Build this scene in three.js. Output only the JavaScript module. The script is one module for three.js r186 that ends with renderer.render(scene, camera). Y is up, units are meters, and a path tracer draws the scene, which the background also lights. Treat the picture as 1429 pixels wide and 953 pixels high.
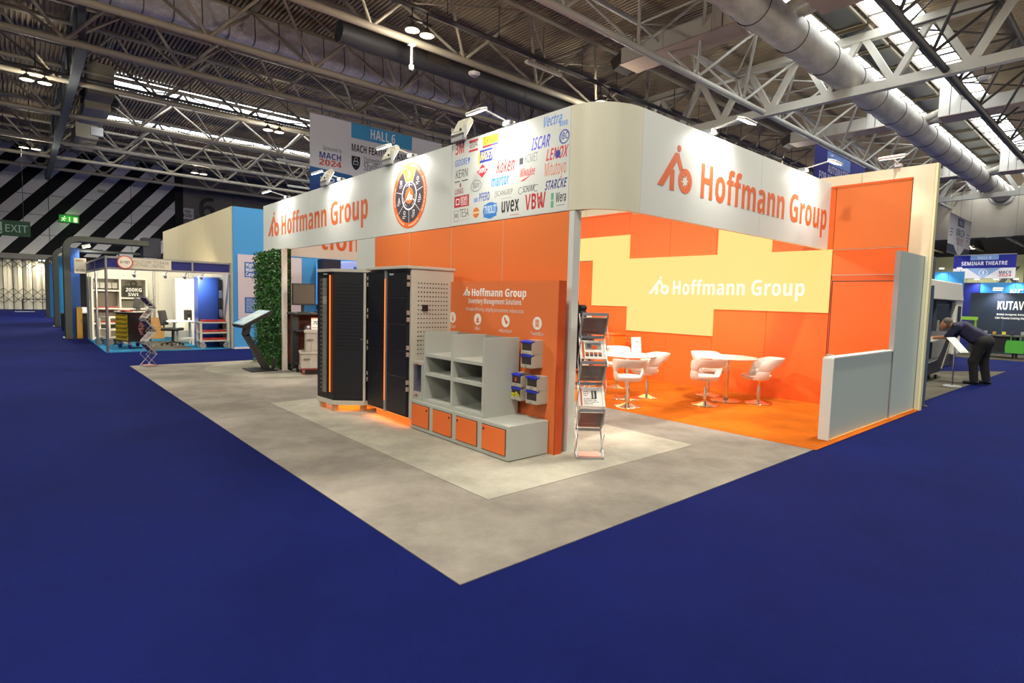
import * as THREE from 'three';
import { RoundedBoxGeometry } from 'three/addons/geometries/RoundedBoxGeometry.js';
import { mergeGeometries } from 'three/addons/utils/BufferGeometryUtils.js';
import { FontLoader } from 'three/addons/loaders/FontLoader.js';
import { RectAreaLightUniformsLib } from 'three/addons/lights/RectAreaLightUniformsLib.js';
import { MarchingCubes } from 'three/addons/objects/MarchingCubes.js';

// ---------- camera, sky, exposure ----------
RectAreaLightUniformsLib.init();
const scene = new THREE.Scene();
const renderer = new THREE.WebGLRenderer({ antialias: true });
renderer.toneMapping = THREE.LinearToneMapping;
renderer.toneMappingExposure = 1.0;
renderer.shadowMap.enabled = true;
scene.background = new THREE.Color(7, 7.3, 7.6);          // bright overcast sky above the rooflights
const camera = new THREE.PerspectiveCamera(62.263, 1429 / 953, 0.05, 400);
const EYE = new THREE.Vector3(-1.7641, 1.555, 2.3945);
camera.position.copy(EYE);
camera.up.set(0.028697, 0.996932, -0.072819);
camera.lookAt(EYE.clone().add(new THREE.Vector3(0.65622, -0.073742, -0.750958).multiplyScalar(10)));

// ---------- helpers ----------
const used = {};
const numbered = (n) => { const k = (used[n] = (used[n] ?? -1) + 1); return k ? n + '_' + String(k).padStart(3, '0') : n; };
let seedState = 7;
const rnd = () => { seedState = (seedState * 1664525 + 1013904223) >>> 0; return seedState / 4294967296; };
const rr = (a, b) => a + (b - a) * rnd();
const setPR = (m, p, r) => { if (p) m.position.set(...p); if (r) m.rotation.set(...r); return m; };
function thing(name, label, category, pos = [0, 0, 0], ry = 0, group) {
  const o = new THREE.Group();
  o.name = numbered(name); o.userData = { label, category };
  if (group) o.userData.group = group;
  o.position.set(...pos); o.rotation.y = ry; scene.add(o);
  return o;
}
function mesh(geo, mat, name) { const m = new THREE.Mesh(geo, mat); m.name = name; m.castShadow = m.receiveShadow = true; return m; }
function part(parent, name, geo, mat, pos, rot, label) {
  const m = mesh(geo, mat, name); setPR(m, pos, rot);
  if (label) m.userData.label = label;
  parent.add(m); return m;
}
function struct(name, geo, mat, pos, rot) { const m = mesh(geo, mat, numbered(name)); setPR(m, pos, rot); m.userData.kind = 'structure'; scene.add(m); return m; }
function structGroup(name, pos = [0, 0, 0], ry = 0) { const g = new THREE.Group(); g.name = numbered(name); g.userData.kind = 'structure'; g.position.set(...pos); g.rotation.y = ry; scene.add(g); return g; }
function solo(name, label, category, geo, mat, pos, rot, group) {
  const m = mesh(geo, mat, numbered(name)); setPR(m, pos, rot); m.userData = { label, category }; if (group) m.userData.group = group; scene.add(m); return m;
}
function copyOf(o, pos, ry, label) {
  const c = o.clone(); c.name = numbered(o.name.replace(/_\d{3}$/, '')); c.userData = { ...o.userData };
  c.position.set(...pos); c.rotation.set(0, ry, 0); if (label) c.userData.label = label; scene.add(c); return c;
}
const cache = new Map();
const memo = (k, f) => { if (!cache.has(k)) cache.set(k, f()); return cache.get(k); };
const B = (w, h, d) => memo('b' + [w, h, d], () => new THREE.BoxGeometry(w, h, d));
const RB = (w, h, d, r = 0.006, s = 2) => memo('r' + [w, h, d, r, s], () => new RoundedBoxGeometry(w, h, d, s, r));
const CY = (a, b, h, n = 20, open = false) => memo('c' + [a, b, h, n, open], () => new THREE.CylinderGeometry(a, b, h, n, 1, open));
const SP = (r, n = 16) => memo('s' + [r, n], () => new THREE.SphereGeometry(r, n, Math.ceil(n * 0.7)));
const PL = (w, h) => memo('p' + [w, h], () => new THREE.PlaneGeometry(w, h));
const UNIT8 = new THREE.CylinderGeometry(1, 1, 1, 8), UNIT16 = new THREE.CylinderGeometry(1, 1, 1, 16), UNITBOX = new THREE.BoxGeometry(1, 1, 1);
const UP = new THREE.Vector3(0, 1, 0), V = (a) => new THREE.Vector3(...a);
function barMesh(parent, name, a, b, r, mat, geo = UNIT8) {           // a round bar between two points, as a scaled shared cylinder
  const A = V(a), D = V(b).sub(A), L = D.length(), m = mesh(geo, mat, name);
  m.position.copy(A).addScaledVector(D, 0.5); m.quaternion.setFromUnitVectors(UP, D.normalize());
  m.scale.set(r, L, r); parent.add(m); return m;
}
function beamMesh(parent, name, a, b, w, d, mat, geo = UNITBOX) {     // a square bar between two points, width kept level
  const A = V(a), D = V(b).sub(A), L = D.length(), m = mesh(geo, mat, name), y = D.clone().normalize();
  let x = new THREE.Vector3().crossVectors(UP, y); if (x.lengthSq() < 1e-6) x.set(1, 0, 0); x.normalize();
  m.quaternion.setFromRotationMatrix(new THREE.Matrix4().makeBasis(x, y, new THREE.Vector3().crossVectors(x, y)));
  m.position.copy(A).addScaledVector(D, 0.5); m.scale.set(w, L, d); parent.add(m); return m;
}
const gBar = (a, b, r, n = 8) => { const A = V(a), D = V(b).sub(A), L = D.length(), g = new THREE.CylinderGeometry(r, r, L, n); g.applyQuaternion(new THREE.Quaternion().setFromUnitVectors(UP, D.clone().normalize())); g.translate(...A.addScaledVector(D, 0.5).toArray()); return g; };
const gBox = (w, h, d, x = 0, y = 0, z = 0) => new THREE.BoxGeometry(w, h, d).translate(x, y, z);
const merge = (l) => mergeGeometries(l.map((g) => (g.index ? g.toNonIndexed() : g)), false);
const lathe = (pts, n = 28) => new THREE.LatheGeometry(pts.map(([x, y]) => new THREE.Vector2(x, y)), n);
const shapeOf = (pts) => { const s = new THREE.Shape(); pts.forEach(([x, y], i) => (i ? s.lineTo(x, y) : s.moveTo(x, y))); s.closePath(); return s; };
const extrude = (shape, depth, bevel = 0, curveSegments = 12) => new THREE.ExtrudeGeometry(shape, { depth, bevelEnabled: bevel > 0, bevelSize: bevel, bevelThickness: bevel, bevelSegments: 2, curveSegments });
const tube = (pts, r, n = 24, k = 8) => new THREE.TubeGeometry(new THREE.CatmullRomCurve3(pts.map(V), false, 'catmullrom', 0.3), n, r, k);

// ---------- materials ----------
const M = (color, roughness = 0.6, metalness = 0, extra = {}) => new THREE.MeshStandardMaterial({ color: new THREE.Color(color), roughness, metalness, ...extra });
const glow = (color, k) => new THREE.MeshStandardMaterial({ color: 0x111111, emissive: new THREE.Color(color), emissiveIntensity: k, roughness: 0.6 });
function noiseTex(size, octaves, lo, hi, seed, stretch = 1) {         // tileable layered value noise, grey between lo and hi
  const g = (n) => { const a = new Float32Array(n * n); for (let i = 0; i < a.length; i++) a[i] = Math.abs(Math.sin((i + 1) * 12.9898 + seed * 78.233) * 43758.5453) % 1; return a; };
  const out = new Float32Array(size * size);
  let amp = 1, tot = 0;
  for (const n of octaves) {
    const a = g(n), ny = Math.max(1, Math.round(n / stretch));
    for (let y = 0; y < size; y++) for (let x = 0; x < size; x++) {
      const fx = x / size * n, fy = y / size * ny, ix = Math.floor(fx), iy = Math.floor(fy), tx = fx - ix, ty = fy - iy, sx = tx * tx * (3 - 2 * tx), sy = ty * ty * (3 - 2 * ty);
      const q = (i, j) => a[((j % ny) * n + (i % n)) % a.length];
      out[y * size + x] += amp * ((q(ix, iy) * (1 - sx) + q(ix + 1, iy) * sx) * (1 - sy) + (q(ix, iy + 1) * (1 - sx) + q(ix + 1, iy + 1) * sx) * sy);
    }
    tot += amp; amp *= 0.62;
  }
  const d = new Uint8Array(size * size * 4);
  for (let i = 0; i < out.length; i++) { const v = Math.round(255 * (lo + (hi - lo) * out[i] / tot)); d[i * 4] = d[i * 4 + 1] = d[i * 4 + 2] = v; d[i * 4 + 3] = 255; }
  const t = new THREE.DataTexture(d, size, size); t.wrapS = t.wrapT = THREE.RepeatWrapping; t.magFilter = THREE.LinearFilter; t.minFilter = THREE.LinearFilter; t.needsUpdate = true;
  return t;
}
const carpetTone = noiseTex(512, [4, 9, 22, 60, 170], 0.6, 1.0, 3), softTone = noiseTex(512, [5, 16, 60, 170], 0.82, 1.0, 8), pile = noiseTex(512, [128, 256], 0, 1, 9), coarse = noiseTex(256, [3, 8, 20, 64], 0.74, 1.0, 5);
const rep = (t, x, y = x, srgb = false) => { const c = t.clone(); c.repeat.set(x, y); c.needsUpdate = true; if (srgb) c.colorSpace = THREE.SRGBColorSpace; return c; };
const carpet = (color, k = 0.35) => new THREE.MeshPhysicalMaterial({ color: new THREE.Color(color), roughness: 0.95, specularIntensity: 0.15, map: rep(carpetTone, k, k, true), bumpMap: rep(pile, 3, 3), bumpScale: 0.004 });
function metres(geo, k = 1, ox = 0, oy = 0) {                         // box-project uv in metres
  const p = geo.attributes.position, n = geo.attributes.normal, uv = new Float32Array(p.count * 2);
  for (let i = 0; i < p.count; i++) {
    const ax = Math.abs(n.getX(i)), ay = Math.abs(n.getY(i)), az = Math.abs(n.getZ(i));
    const [u, v] = ay >= ax && ay >= az ? [p.getX(i), -p.getZ(i)] : ax > az ? [p.getZ(i), p.getY(i)] : [p.getX(i), p.getY(i)];
    uv[i * 2] = u * k + ox; uv[i * 2 + 1] = v * k + oy;
  }
  geo.setAttribute('uv', new THREE.BufferAttribute(uv, 2)); return geo;
}
const fonts = new FontLoader();
const BOLD = await fonts.loadAsync('fonts/droid/droid_sans_bold.typeface.json'), REGULAR = await fonts.loadAsync('fonts/droid/droid_sans_regular.typeface.json');
function letters(text, cap, width, depth = 0.003, font = BOLD) {      // solid lettering: baseline at y 0, starts at x 0, cap height and overall width given
  const g = new THREE.ExtrudeGeometry(font.generateShapes(text, 1), { depth: 1, bevelEnabled: false, curveSegments: 5 });
  g.computeBoundingBox(); const b = g.boundingBox;
  const h = new THREE.ShapeGeometry(font.generateShapes('H', 1)); h.computeBoundingBox();
  const s = width ? width / (b.max.x - b.min.x) : cap / h.boundingBox.max.y;
  g.translate(-b.min.x, 0, 0); g.scale(s, cap / h.boundingBox.max.y, depth); return g;
}
function emblem(hh, depth = 0.003) {                                  // the worker-with-wheel mark, hh high
  const arm = shapeOf([[0, 0.05], [0.66, 0.86], [0.8, 0.86], [1.0, 0.52], [0.87, 0.47], [0.74, 0.68], [0.23, 0.05]]);
  const leg = shapeOf([[0.48, 0], [0.65, 0], [0.65, 0.45], [0.58, 0.48], [0.48, 0.36]]);
  const head = new THREE.Shape(); head.absarc(0.8, 0.97, 0.075, 0, Math.PI * 2);
  const disc = new THREE.Shape(); disc.absarc(1.1, 0.28, 0.285, 0, Math.PI * 2);
  const star = new THREE.Path();
  for (let i = 0; i <= 16; i++) { const a = i / 16 * Math.PI * 2 + 0.2, r = i % 2 ? 0.085 : 0.19, x = 1.1 + r * Math.cos(a), y = 0.28 + r * Math.sin(a); i ? star.lineTo(x, y) : star.moveTo(x, y); }
  disc.holes.push(star);
  const g = new THREE.ExtrudeGeometry([arm, leg, head, disc], { depth: 1, bevelEnabled: false, curveSegments: 16 }); g.scale(hh, hh, depth); return g;
}
function printed(w, h, ppm, draw, extra = {}) {                       // a flat print: canvas of w x h metres, drawn in metres with y down
  const c = document.createElement('canvas'); c.width = Math.min(2048, Math.round(w * ppm)); c.height = Math.min(2048, Math.round(h * ppm));
  const x = c.getContext('2d'); x.scale(c.width / w, c.height / h); draw(x, w, h);
  const t = new THREE.CanvasTexture(c); t.colorSpace = THREE.SRGBColorSpace;
  return new THREE.MeshStandardMaterial({ map: t, roughness: 0.55, ...extra });
}
function say(x, text, px, py, size, { color = '#222', weight = 'bold', align = 'left', width, italic = false, face = 'sans-serif' } = {}) {
  x.save(); x.fillStyle = color; x.textAlign = 'left'; x.textBaseline = 'alphabetic';
  x.font = (italic ? 'italic ' : '') + weight + ' 100px ' + face;
  const m = x.measureText(text).width, sy = size / 73, sx = width ? width / m : sy, w = m * sx;
  x.translate(align === 'center' ? px - w / 2 : align === 'right' ? px - w : px, py); x.scale(sx, sy);
  if (italic) x.transform(1, 0, -0.12, 1, 0, 0);
  x.fillText(text, 0, 0); x.restore();
}
const rect = (x, c, a, b, w, h) => { x.fillStyle = c; x.fillRect(a, b, w, h); };
const greek = (x, c, px, py, w, lines, lh, th, seed = 1) => {          // rows of small print too fine to read
  x.fillStyle = c; for (let i = 0; i < lines; i++) { let p = 0; let k = seed + i * 7; const end = i === lines - 1 ? w * 0.6 : w * (0.86 + 0.13 * ((k * 37) % 10) / 10); while (p < end) { k = (k * 31 + 11) % 97; const ww = Math.min(end - p, th * (1.5 + k / 20)); x.fillRect(px + p, py + i * lh, ww, th * 0.7); p += ww + th * 0.6; } }
};
const drawEmblem = (x, c, px, py, hh, star = '#fff') => {             // flat version of the mark for prints, px py = lower left
  x.save(); x.translate(px, py); x.scale(hh, -hh); x.fillStyle = c;
  for (const p of [[[0, 0.05], [0.66, 0.86], [0.8, 0.86], [1.0, 0.52], [0.87, 0.47], [0.74, 0.68], [0.23, 0.05]], [[0.48, 0], [0.65, 0], [0.65, 0.45], [0.58, 0.48], [0.48, 0.36]]]) { x.beginPath(); p.forEach(([a, b], i) => (i ? x.lineTo(a, b) : x.moveTo(a, b))); x.fill(); }
  x.beginPath(); x.arc(0.8, 0.97, 0.075, 0, 7); x.fill(); x.beginPath(); x.arc(1.1, 0.28, 0.285, 0, 7); x.fill();
  x.fillStyle = star; x.beginPath(); for (let i = 0; i <= 16; i++) { const a = i / 16 * Math.PI * 2, r = i % 2 ? 0.085 : 0.19; x.lineTo(1.1 + r * Math.cos(a), 0.28 + r * Math.sin(a)); } x.fill(); x.restore();
};
function spot(parent, pos, target, color, I, angle, penumbra = 0.6, radius = 2) {
  const l = new THREE.SpotLight(color, I, 0, angle, penumbra, 2); l.castShadow = true; l.shadow.radius = radius;
  l.position.set(...pos); l.target.position.set(...target); parent.add(l); parent.add(l.target); return l;
}
const ORANGE = '#e8692c', mOrange = M('#e2602a', 0.6), mOrangeText = M('#d4622c', 0.6), mWhite = M('#e6e6e2', 0.45), mGreyWhite = M('#c9cac6', 0.5);
const mChrome = M('#d8d8d8', 0.12, 1), mAlu = M('#b9bbbd', 0.32, 0.9), mBlack = M('#15151a', 0.5), mDark = M('#26262a', 0.5), mSilver = M('#a9aaac', 0.4, 0.6);
const mWhiteText = M('#f2f0ea', 0.6);
// ---------- the hall ----------
const Y0 = 11.1;                                                       // underside of the roof deck
const mBlueCarpet = carpet('#111b5c', 0.3); mBlueCarpet.map = rep(softTone, 0.23, 0.23, true);
struct('floor', metres(new THREE.BoxGeometry(110, 0.4, 78)), mBlueCarpet, [34, -0.2, -13.5]);
const mWallGrey = M('#6e6a66', 0.8), mWallDark = M('#24221f', 0.9), mConcrete = M('#8f887f', 0.9, 0, { map: rep(coarse, 0.5, 0.5, true) });
struct('wall_left', new THREE.BoxGeometry(0.4, 13, 78), mWallGrey, [-20.8, 6.3, -13.5]);
struct('wall_front', new THREE.BoxGeometry(110, 13, 0.4), mWallGrey, [34, 6.3, 25.3]);
// far wall: painted panels with diagonal stripes, then plain grey panels
const ZB = -48.9;
struct('wall_back', new THREE.BoxGeometry(110, 13, 0.4), mWallDark, [34, 6.3, ZB - 0.32]);
const backWall = structGroup('wall_back_cladding', [0, 0, ZB]);
const stripes = (() => {
  const c = document.createElement('canvas'); c.width = 512; c.height = 512; const x = c.getContext('2d');
  rect(x, '#e6e2dc', 0, 0, 512, 512); x.fillStyle = '#07070a';
  for (const o of [-512, 0, 512]) { x.beginPath(); x.moveTo(o, 512); x.lineTo(o + 266, 512); x.lineTo(o + 266 + 512, 0); x.lineTo(o + 512, 0); x.fill(); }
  const t = new THREE.CanvasTexture(c); t.colorSpace = THREE.SRGBColorSpace; t.wrapS = t.wrapT = THREE.RepeatWrapping; return t;
})();
const mStripes = new THREE.MeshStandardMaterial({ map: stripes, roughness: 0.85 });
const SX = 1.76, SY = SX * 1.17;
for (let i = 0; i < 6; i++) for (let j = 0; j < 6; j++) {
  const w = i === 5 ? 2.9 : 4.8, x0 = -19.2 + 4.8 * i, y0 = 3.8 + 1.37 * j, g = new THREE.BoxGeometry(w - 0.035, 1.335, 0.14), p = g.attributes.position, uv = g.attributes.uv;
  if (x0 + w < -7) continue;
  for (let k = 0; k < p.count; k++) uv.setXY(k, (p.getX(k) + x0 + w / 2 - 3.05) / SX + 1.05, (p.getY(k) + y0 + 0.685) / SY);
  part(backWall, 'wall_panel', g, mStripes, [x0 + w / 2, y0 + 0.685, -0.05 + rr(-0.006, 0.006)]);
}
for (let i = 0; i < 7; i++) for (let j = 0; j < 5; j++) part(backWall, 'wall_panel', B(3.96, 2.36, 0.14), mConcrete, [9.95 + 4 * i, 1.2 + 2.4 * j, -0.05], null);
part(backWall, 'corner_post', B(0.55, 12, 0.3), mWallDark, [7.95, 6, 0]);
part(backWall, 'lintel', B(14, 0.35, 0.5), M('#8c8880', 0.7), [-6.4, 3.62, 0.1]);
part(backWall, 'number_six', letters('6', 1.75, 1.2, 0.03), mBlack, [9.35, 7.35, 0.05]);
// folding shutter
const shut = structGroup('door_1', [0, 0, ZB + 0.12]);
const mShutter = M('#d8d2bf', 0.7), mLattice = M('#1b1a18', 0.6);
for (let i = 0; i < 22; i++) { const a = i % 2 ? 0.5 : -0.5; part(shut, 'shutter_leaf', B(0.29, 3.42, 0.02), mShutter, [0.1 - 0.25 * i, 1.73, -0.1], [0, a, 0]); }
for (let i = 0; i < 11; i++) {
  const x = 0.0 - 0.5 * i; barMesh(shut, 'lattice_bar', [x, 0.02, 0.06], [x, 3.42, 0.06], 0.02, mLattice);
  for (const [a, b] of [[0.45, 0.95], [0.95, 1.45], [2.85, 3.35]]) { barMesh(shut, 'lattice_bar', [x, a, 0.06], [x - 0.5, b, 0.06], 0.016, mLattice); barMesh(shut, 'lattice_bar', [x, b, 0.06], [x - 0.5, a, 0.06], 0.016, mLattice); }
}
// far right wall
const rightWall = structGroup('wall_right', [88, 0, 0]);
part(rightWall, 'wall_core', B(0.4, 13, 78), mWallDark, [0.3, 6.3, -13.5]);
const mOlive = M('#a8ac84', 0.8);
for (let i = 0; i < 14; i++) part(rightWall, 'wall_panel', B(0.12, 8.45, 3.96), mOlive, [0.02, 4.225, -28 + i * 4]);
part(rightWall, 'wall_lettering', letters('xba', 2.6, 6.2, 0.03), mBlack, [-0.06, 5.1, -11.0], [0, -Math.PI / 2, 0]);

// roof deck: real trapezoidal ribs running away from the camera, with slots left open for the rooflights
const mDeck = M('#b3a288', 0.75, 0.0, { side: THREE.DoubleSide });
function deckGeo(x0, x1, z0, z1, p = 0.15) {
  const prof = []; const n = Math.round((x1 - x0) / p);
  for (let i = 0; i < n; i++) { const x = x0 + i * p; prof.push([x, 0], [x + p * 0.44, 0], [x + p * 0.48, 0.16], [x + p * 0.96, 0.16]); }
  prof.push([x0 + n * p, 0]);
  const pos = [], idx = [];
  prof.forEach(([x, y], i) => { pos.push(x, Y0 + y, z0, x, Y0 + y, z1); if (i) { const a = 2 * i; idx.push(a - 2, a - 1, a, a, a - 1, a + 1); } });
  const g = new THREE.BufferGeometry(); g.setAttribute('position', new THREE.Float32BufferAttribute(pos, 3)); g.setIndex(idx);
  const f = g.toNonIndexed(); f.computeVertexNormals(); return f;
}
const xL = -20.6, xR = 87.8, slots = [[-37.8, -36.4, 1.5, 24], [-32.4, -31.9, 1.5, 4.5], [-31.5, -29.1, 1.5, 22], [-7.0, -5.8, 15, 70], [-4.65, -3.3, 15, 70]];
const strip = [];
let zc = -49;
for (const [a, b, x0, x1] of slots) { strip.push(deckGeo(xL, xR, zc, a)); strip.push(deckGeo(xL, x0, a, b)); strip.push(deckGeo(x1, xR, a, b)); zc = b; }
strip.push(deckGeo(xL, xR, zc, 25.2));
strip.forEach((g) => struct('ceiling', g, mDeck));
const mPane = new THREE.MeshPhysicalMaterial({ color: 0xffffff, transmission: 1, thickness: 0, roughness: 0.0, ior: 1.2 });
const mFrame = M('#6d6250', 0.6, 0.3);
slots.forEach(([a, b, x0, x1], i) => {
  const w = structGroup('window_' + (i + 1)); const step = i < 3 ? 2.4 : 1.5;
  for (let x = x0; x < x1 - 0.1; x += step) {
    const ww = Math.min(step, x1 - x);
    part(w, 'pane', B(ww - 0.06, 0.012, b - a), mPane, [x + ww / 2, Y0 + 0.04, (a + b) / 2]);
    part(w, 'glazing_bar', B(0.05, 0.05, b - a), mFrame, [x, Y0 + 0.02, (a + b) / 2]);
  }
  for (const z of [a, b]) part(w, 'kerb', B(x1 - x0, 0.12, 0.04), mFrame, [(x0 + x1) / 2, Y0 + 0.05, z]);
});
// smoke vents between the two near rooflights
const mVent = M('#3a3a36', 0.35, 0.4), mVentFrame = M('#7d725c', 0.5, 0.4);
for (let i = 0; i < 14; i++) {
  const v = thing('roof_vent', 'dark smoke vent between the two right-hand rooflights, ' + ['first', 'second', 'third', 'fourth', 'fifth', 'sixth', 'seventh', 'eighth', 'ninth', 'tenth', 'eleventh', 'twelfth', 'thirteenth', 'fourteenth'][i] + ' from the camera', 'roof vent', [18.6 + i * 2.3, Y0 - 0.07, -5.22], 0, 'smoke vents between the rooflights');
  part(v, 'flap', B(1.9, 0.05, 0.86), mVent, [0, 0, 0]);
  for (const z of [-0.47, 0.47]) part(v, 'frame', B(2.1, 0.1, 0.07), mVentFrame, [0, -0.02, z]);
  for (const x of [-1, 1]) part(v, 'frame', B(0.07, 0.1, 0.9), mVentFrame, [x, -0.02, 0]);
}
// ---------- roof steelwork ----------
const mSteel = M('#a39a88', 0.55, 0.1), mSteelLight = M('#c6c4ba', 0.5, 0.1), mSteelDark = M('#4c4844', 0.6, 0.2);
const trussSpec = [  // z, x range of the webbing that can be seen, material, label
  [-2.55, 5, 60, mSteelDark, 'dark tubular roof truss crossing the bright rooflights at the upper right corner'],
  [-8.25, -3, 62, mSteelLight, 'pale tubular roof truss above the right-hand name board, carrying the blue automation banner'],
  [-12.55, -3, 34, mSteel, 'tubular roof truss over the logo board with the hanging camera pole under it'],
  [-16.6, -1, 30, mSteel, 'tubular roof truss beside the silver wrapped duct at the upper left'],
  [-20.0, -2, 28, mSteel, 'tubular roof truss that the white feature stands banner hangs from'],
  [-24.1, -3, 26, mSteel, 'tubular roof truss just behind the white hall banner, in front of the brightest left rooflight'],
  [-29.2, -3, 26, mSteel, 'tubular roof truss directly under the brightest left rooflight strip'],
  [-35.4, -3, 24, mSteel, 'tubular roof truss behind the left rooflights, third from the striped wall'],
  [-39.8, -3, 24, mSteel, 'tubular roof truss second from the striped wall'],
  [-43.8, -3, 22, mSteel, 'tubular roof truss nearest the striped far wall'],
];
const YB = 9, YT = 10.62;
for (const [z, xa, xb, m, label] of trussSpec) {
  const t = thing('roof_truss', label, 'truss', [0, YB, z], 0, 'tubular trusses under the roof');
  const yt = YT - YB, k0 = Math.ceil((xa + 0.5) / 3.16), k1 = Math.floor((xb + 0.5) / 3.16);
  barMesh(t, 'bottom_chord', [-6, 0, 0], [87.5, 0, 0], 0.105, m, UNIT16);
  for (const s of [-1.2, 1.2]) barMesh(t, 'top_chord', [-6, yt, s], [87.5, yt, s], 0.085, m, UNIT16);
  for (let k = k0; k <= k1; k++) {
    const x = -0.5 + 3.16 * k;
    for (const s of [-1.2, 1.2]) for (const d of [-1.58, 1.58]) barMesh(t, 'strut', [x, 0, 0], [x + d, yt, s], 0.048, m);
    barMesh(t, 'brace', [x + 1.58, yt, -1.2], [x + 1.58, yt, 1.2], 0.038, m);
    if (x < 40) { barMesh(t, 'brace', [x + 1.58, yt, k % 2 ? 1.2 : -1.2], [x + 4.74, yt, k % 2 ? -1.2 : 1.2], 0.03, m); part(t, 'node_plate', B(0.34, 0.2, 0.03), m, [x, 0.12, 0]); }
  }
}
// boxed girders running away from the camera
function girder(x, za, zb, label, m, first) {
  const g = thing('roof_girder', label, 'girder', [x, YB, 0], 0);
  beamMesh(g, 'bottom_chord', [0, 0, za], [0, 0, zb], 0.26, 0.3, m); beamMesh(g, 'top_chord', [0, 1.75, za], [0, 1.75, zb], 0.26, 0.28, m);
  for (let z = first; z > za + 1; z -= 2.02) { beamMesh(g, 'diagonal', [0, 0.05, z], [0, 1.7, z + 0.92], 0.2, 0.2, m); beamMesh(g, 'diagonal', [0, 0.05, z], [0, 1.7, z - 0.92], 0.2, 0.2, m); }
  return g;
}
girder(20.2, -26, 9, 'white boxed lattice girder crossing in front of the rooflights above the right-hand stand', M('#d2cec0', 0.5), 4.1);
girder(45.2, -26, 9, 'boxed lattice girder far along the hall beside the sagging smoke curtain', mSteelLight, 4.1);
girder(-0.05, -48, -20, 'blue-grey boxed girder running to the striped wall at upper left', M('#5d6266', 0.6), -20.5);
// ducts
const mDuct = M('#f0e8d8', 0.55, 0, { map: rep(coarse, 3, 1, true) }), mCanvas = M('#eeeaec', 0.55, 0, { map: rep(coarse, 4, 2, true), bumpMap: rep(coarse, 6, 3), bumpScale: 0.05 });
{
  const d = thing('round_duct', 'large pale insulated round duct running under the rooflights past the white girder', 'duct', [0, 9.65, -5.46]);
  const seg = 2.4, shell = memo('ductshell', () => { const p = []; for (let i = 0; i <= 8; i++) p.push([0.5 + 0.018 * Math.sin(i * 2.3) + (i % 4 ? 0.01 : -0.012), -seg / 2 + seg * i / 8]); return lathe(p, 28); });
  for (let x = -1; x < 87; x += seg) { part(d, 'duct_section', shell, mDuct, [x + seg / 2, 0, 0], [rr(0, 6), 0, Math.PI / 2]); part(d, 'strap', memo('ring', () => new THREE.TorusGeometry(0.52, 0.014, 6, 30)), mSteelDark, [x, 0, 0], [0, Math.PI / 2, 0]); }
}
function boxDuct(x, side, label, w = 0.95) {
  const z = side < 0 ? -6.4 : -4.5, d = thing('box_duct', label, 'duct', [x, 9.8, z]), m = M('#d9d6cc', 0.5, 0.1), L = 3.4;
  part(d, 'riser', B(w, 1.3, 0.75), m, [0, 0.65, side * 0.38]);
  for (let i = 0; i < 2; i++) part(d, 'trunk', B(w, 0.52, L / 2 - 0.02), m, [0, 0.26, side * (0.76 + L / 4 + i * L / 2)]);
  part(d, 'base_flange', B(w + 0.06, 0.03, L + 0.8), M('#b8a08e', 0.6), [0, -0.012, side * (L + 0.8) / 2]);
  part(d, 'outlet', B(w * 0.8, 0.4, 0.5), mSteelDark, [0, 0.2, side * (L + 1.0)], [side * 0.4, 0, 0]);
  for (const dx of [-0.22, 0.22]) barMesh(d, 'spigot', [dx, 0.3 - 0.2 * (dx > 0), 0], [dx + 0.05, 0.1, -side * 0.6], 0.15, mDuct, UNIT16);
  barMesh(d, 'cable', [-w / 2 - 0.01, 0.02, side * 0.4], [-w / 2 - 0.01, 1.25, side * 0.4], 0.012, mBlack);
}
boxDuct(14.7, -1, 'white box duct with a pinkish underside, nearest of those branching left from the round duct');
boxDuct(28.3, -1, 'second white box duct branching left from the round duct, above the orange end wall');
boxDuct(42, -1, 'third white box duct branching left, just before the smoke curtain');
boxDuct(14.9, 1, 'white box duct branching toward the camera at the very top of the picture', 1.2);
boxDuct(28.6, 1, 'white box duct branching right from the round duct at the upper right edge', 1.1);
boxDuct(42.4, 1, 'far white box duct branching right near the smoke curtain', 1.1);
{
  const c = thing('smoke_curtain', 'sagging beige fabric smoke curtain hung across the hall under the roof at right', 'curtain', [50, 6.8, -3]);
  const g = new THREE.PlaneGeometry(26, 3.4, 130, 10), p = g.attributes.position;
  for (let i = 0; i < p.count; i++) { const u = p.getX(i), v = (p.getY(i) + 1.7) / 3.4; p.setZ(i, 0.22 * Math.sin(u * 1.9) * (1 - v) + 0.1 * Math.sin(u * 4.3 + 1) * v + 0.25 * Math.sin(v * 3.1)); }
  g.computeVertexNormals();
  part(c, 'fabric', g, M('#d6ccb8', 0.8, 0, { side: THREE.DoubleSide }), [0, 1.7, 0], [0, -Math.PI / 2, 0]);
  barMesh(c, 'bottom_rail', [0, 0, -13], [0, 0, 13], 0.06, mSteelDark);
  part(c, 'duct_collar', new THREE.TorusGeometry(0.62, 0.12, 8, 24), M('#e2ddd2', 0.6), [-0.3, 2.85, -2.46], [0, Math.PI / 2, 0]);
}
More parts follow.
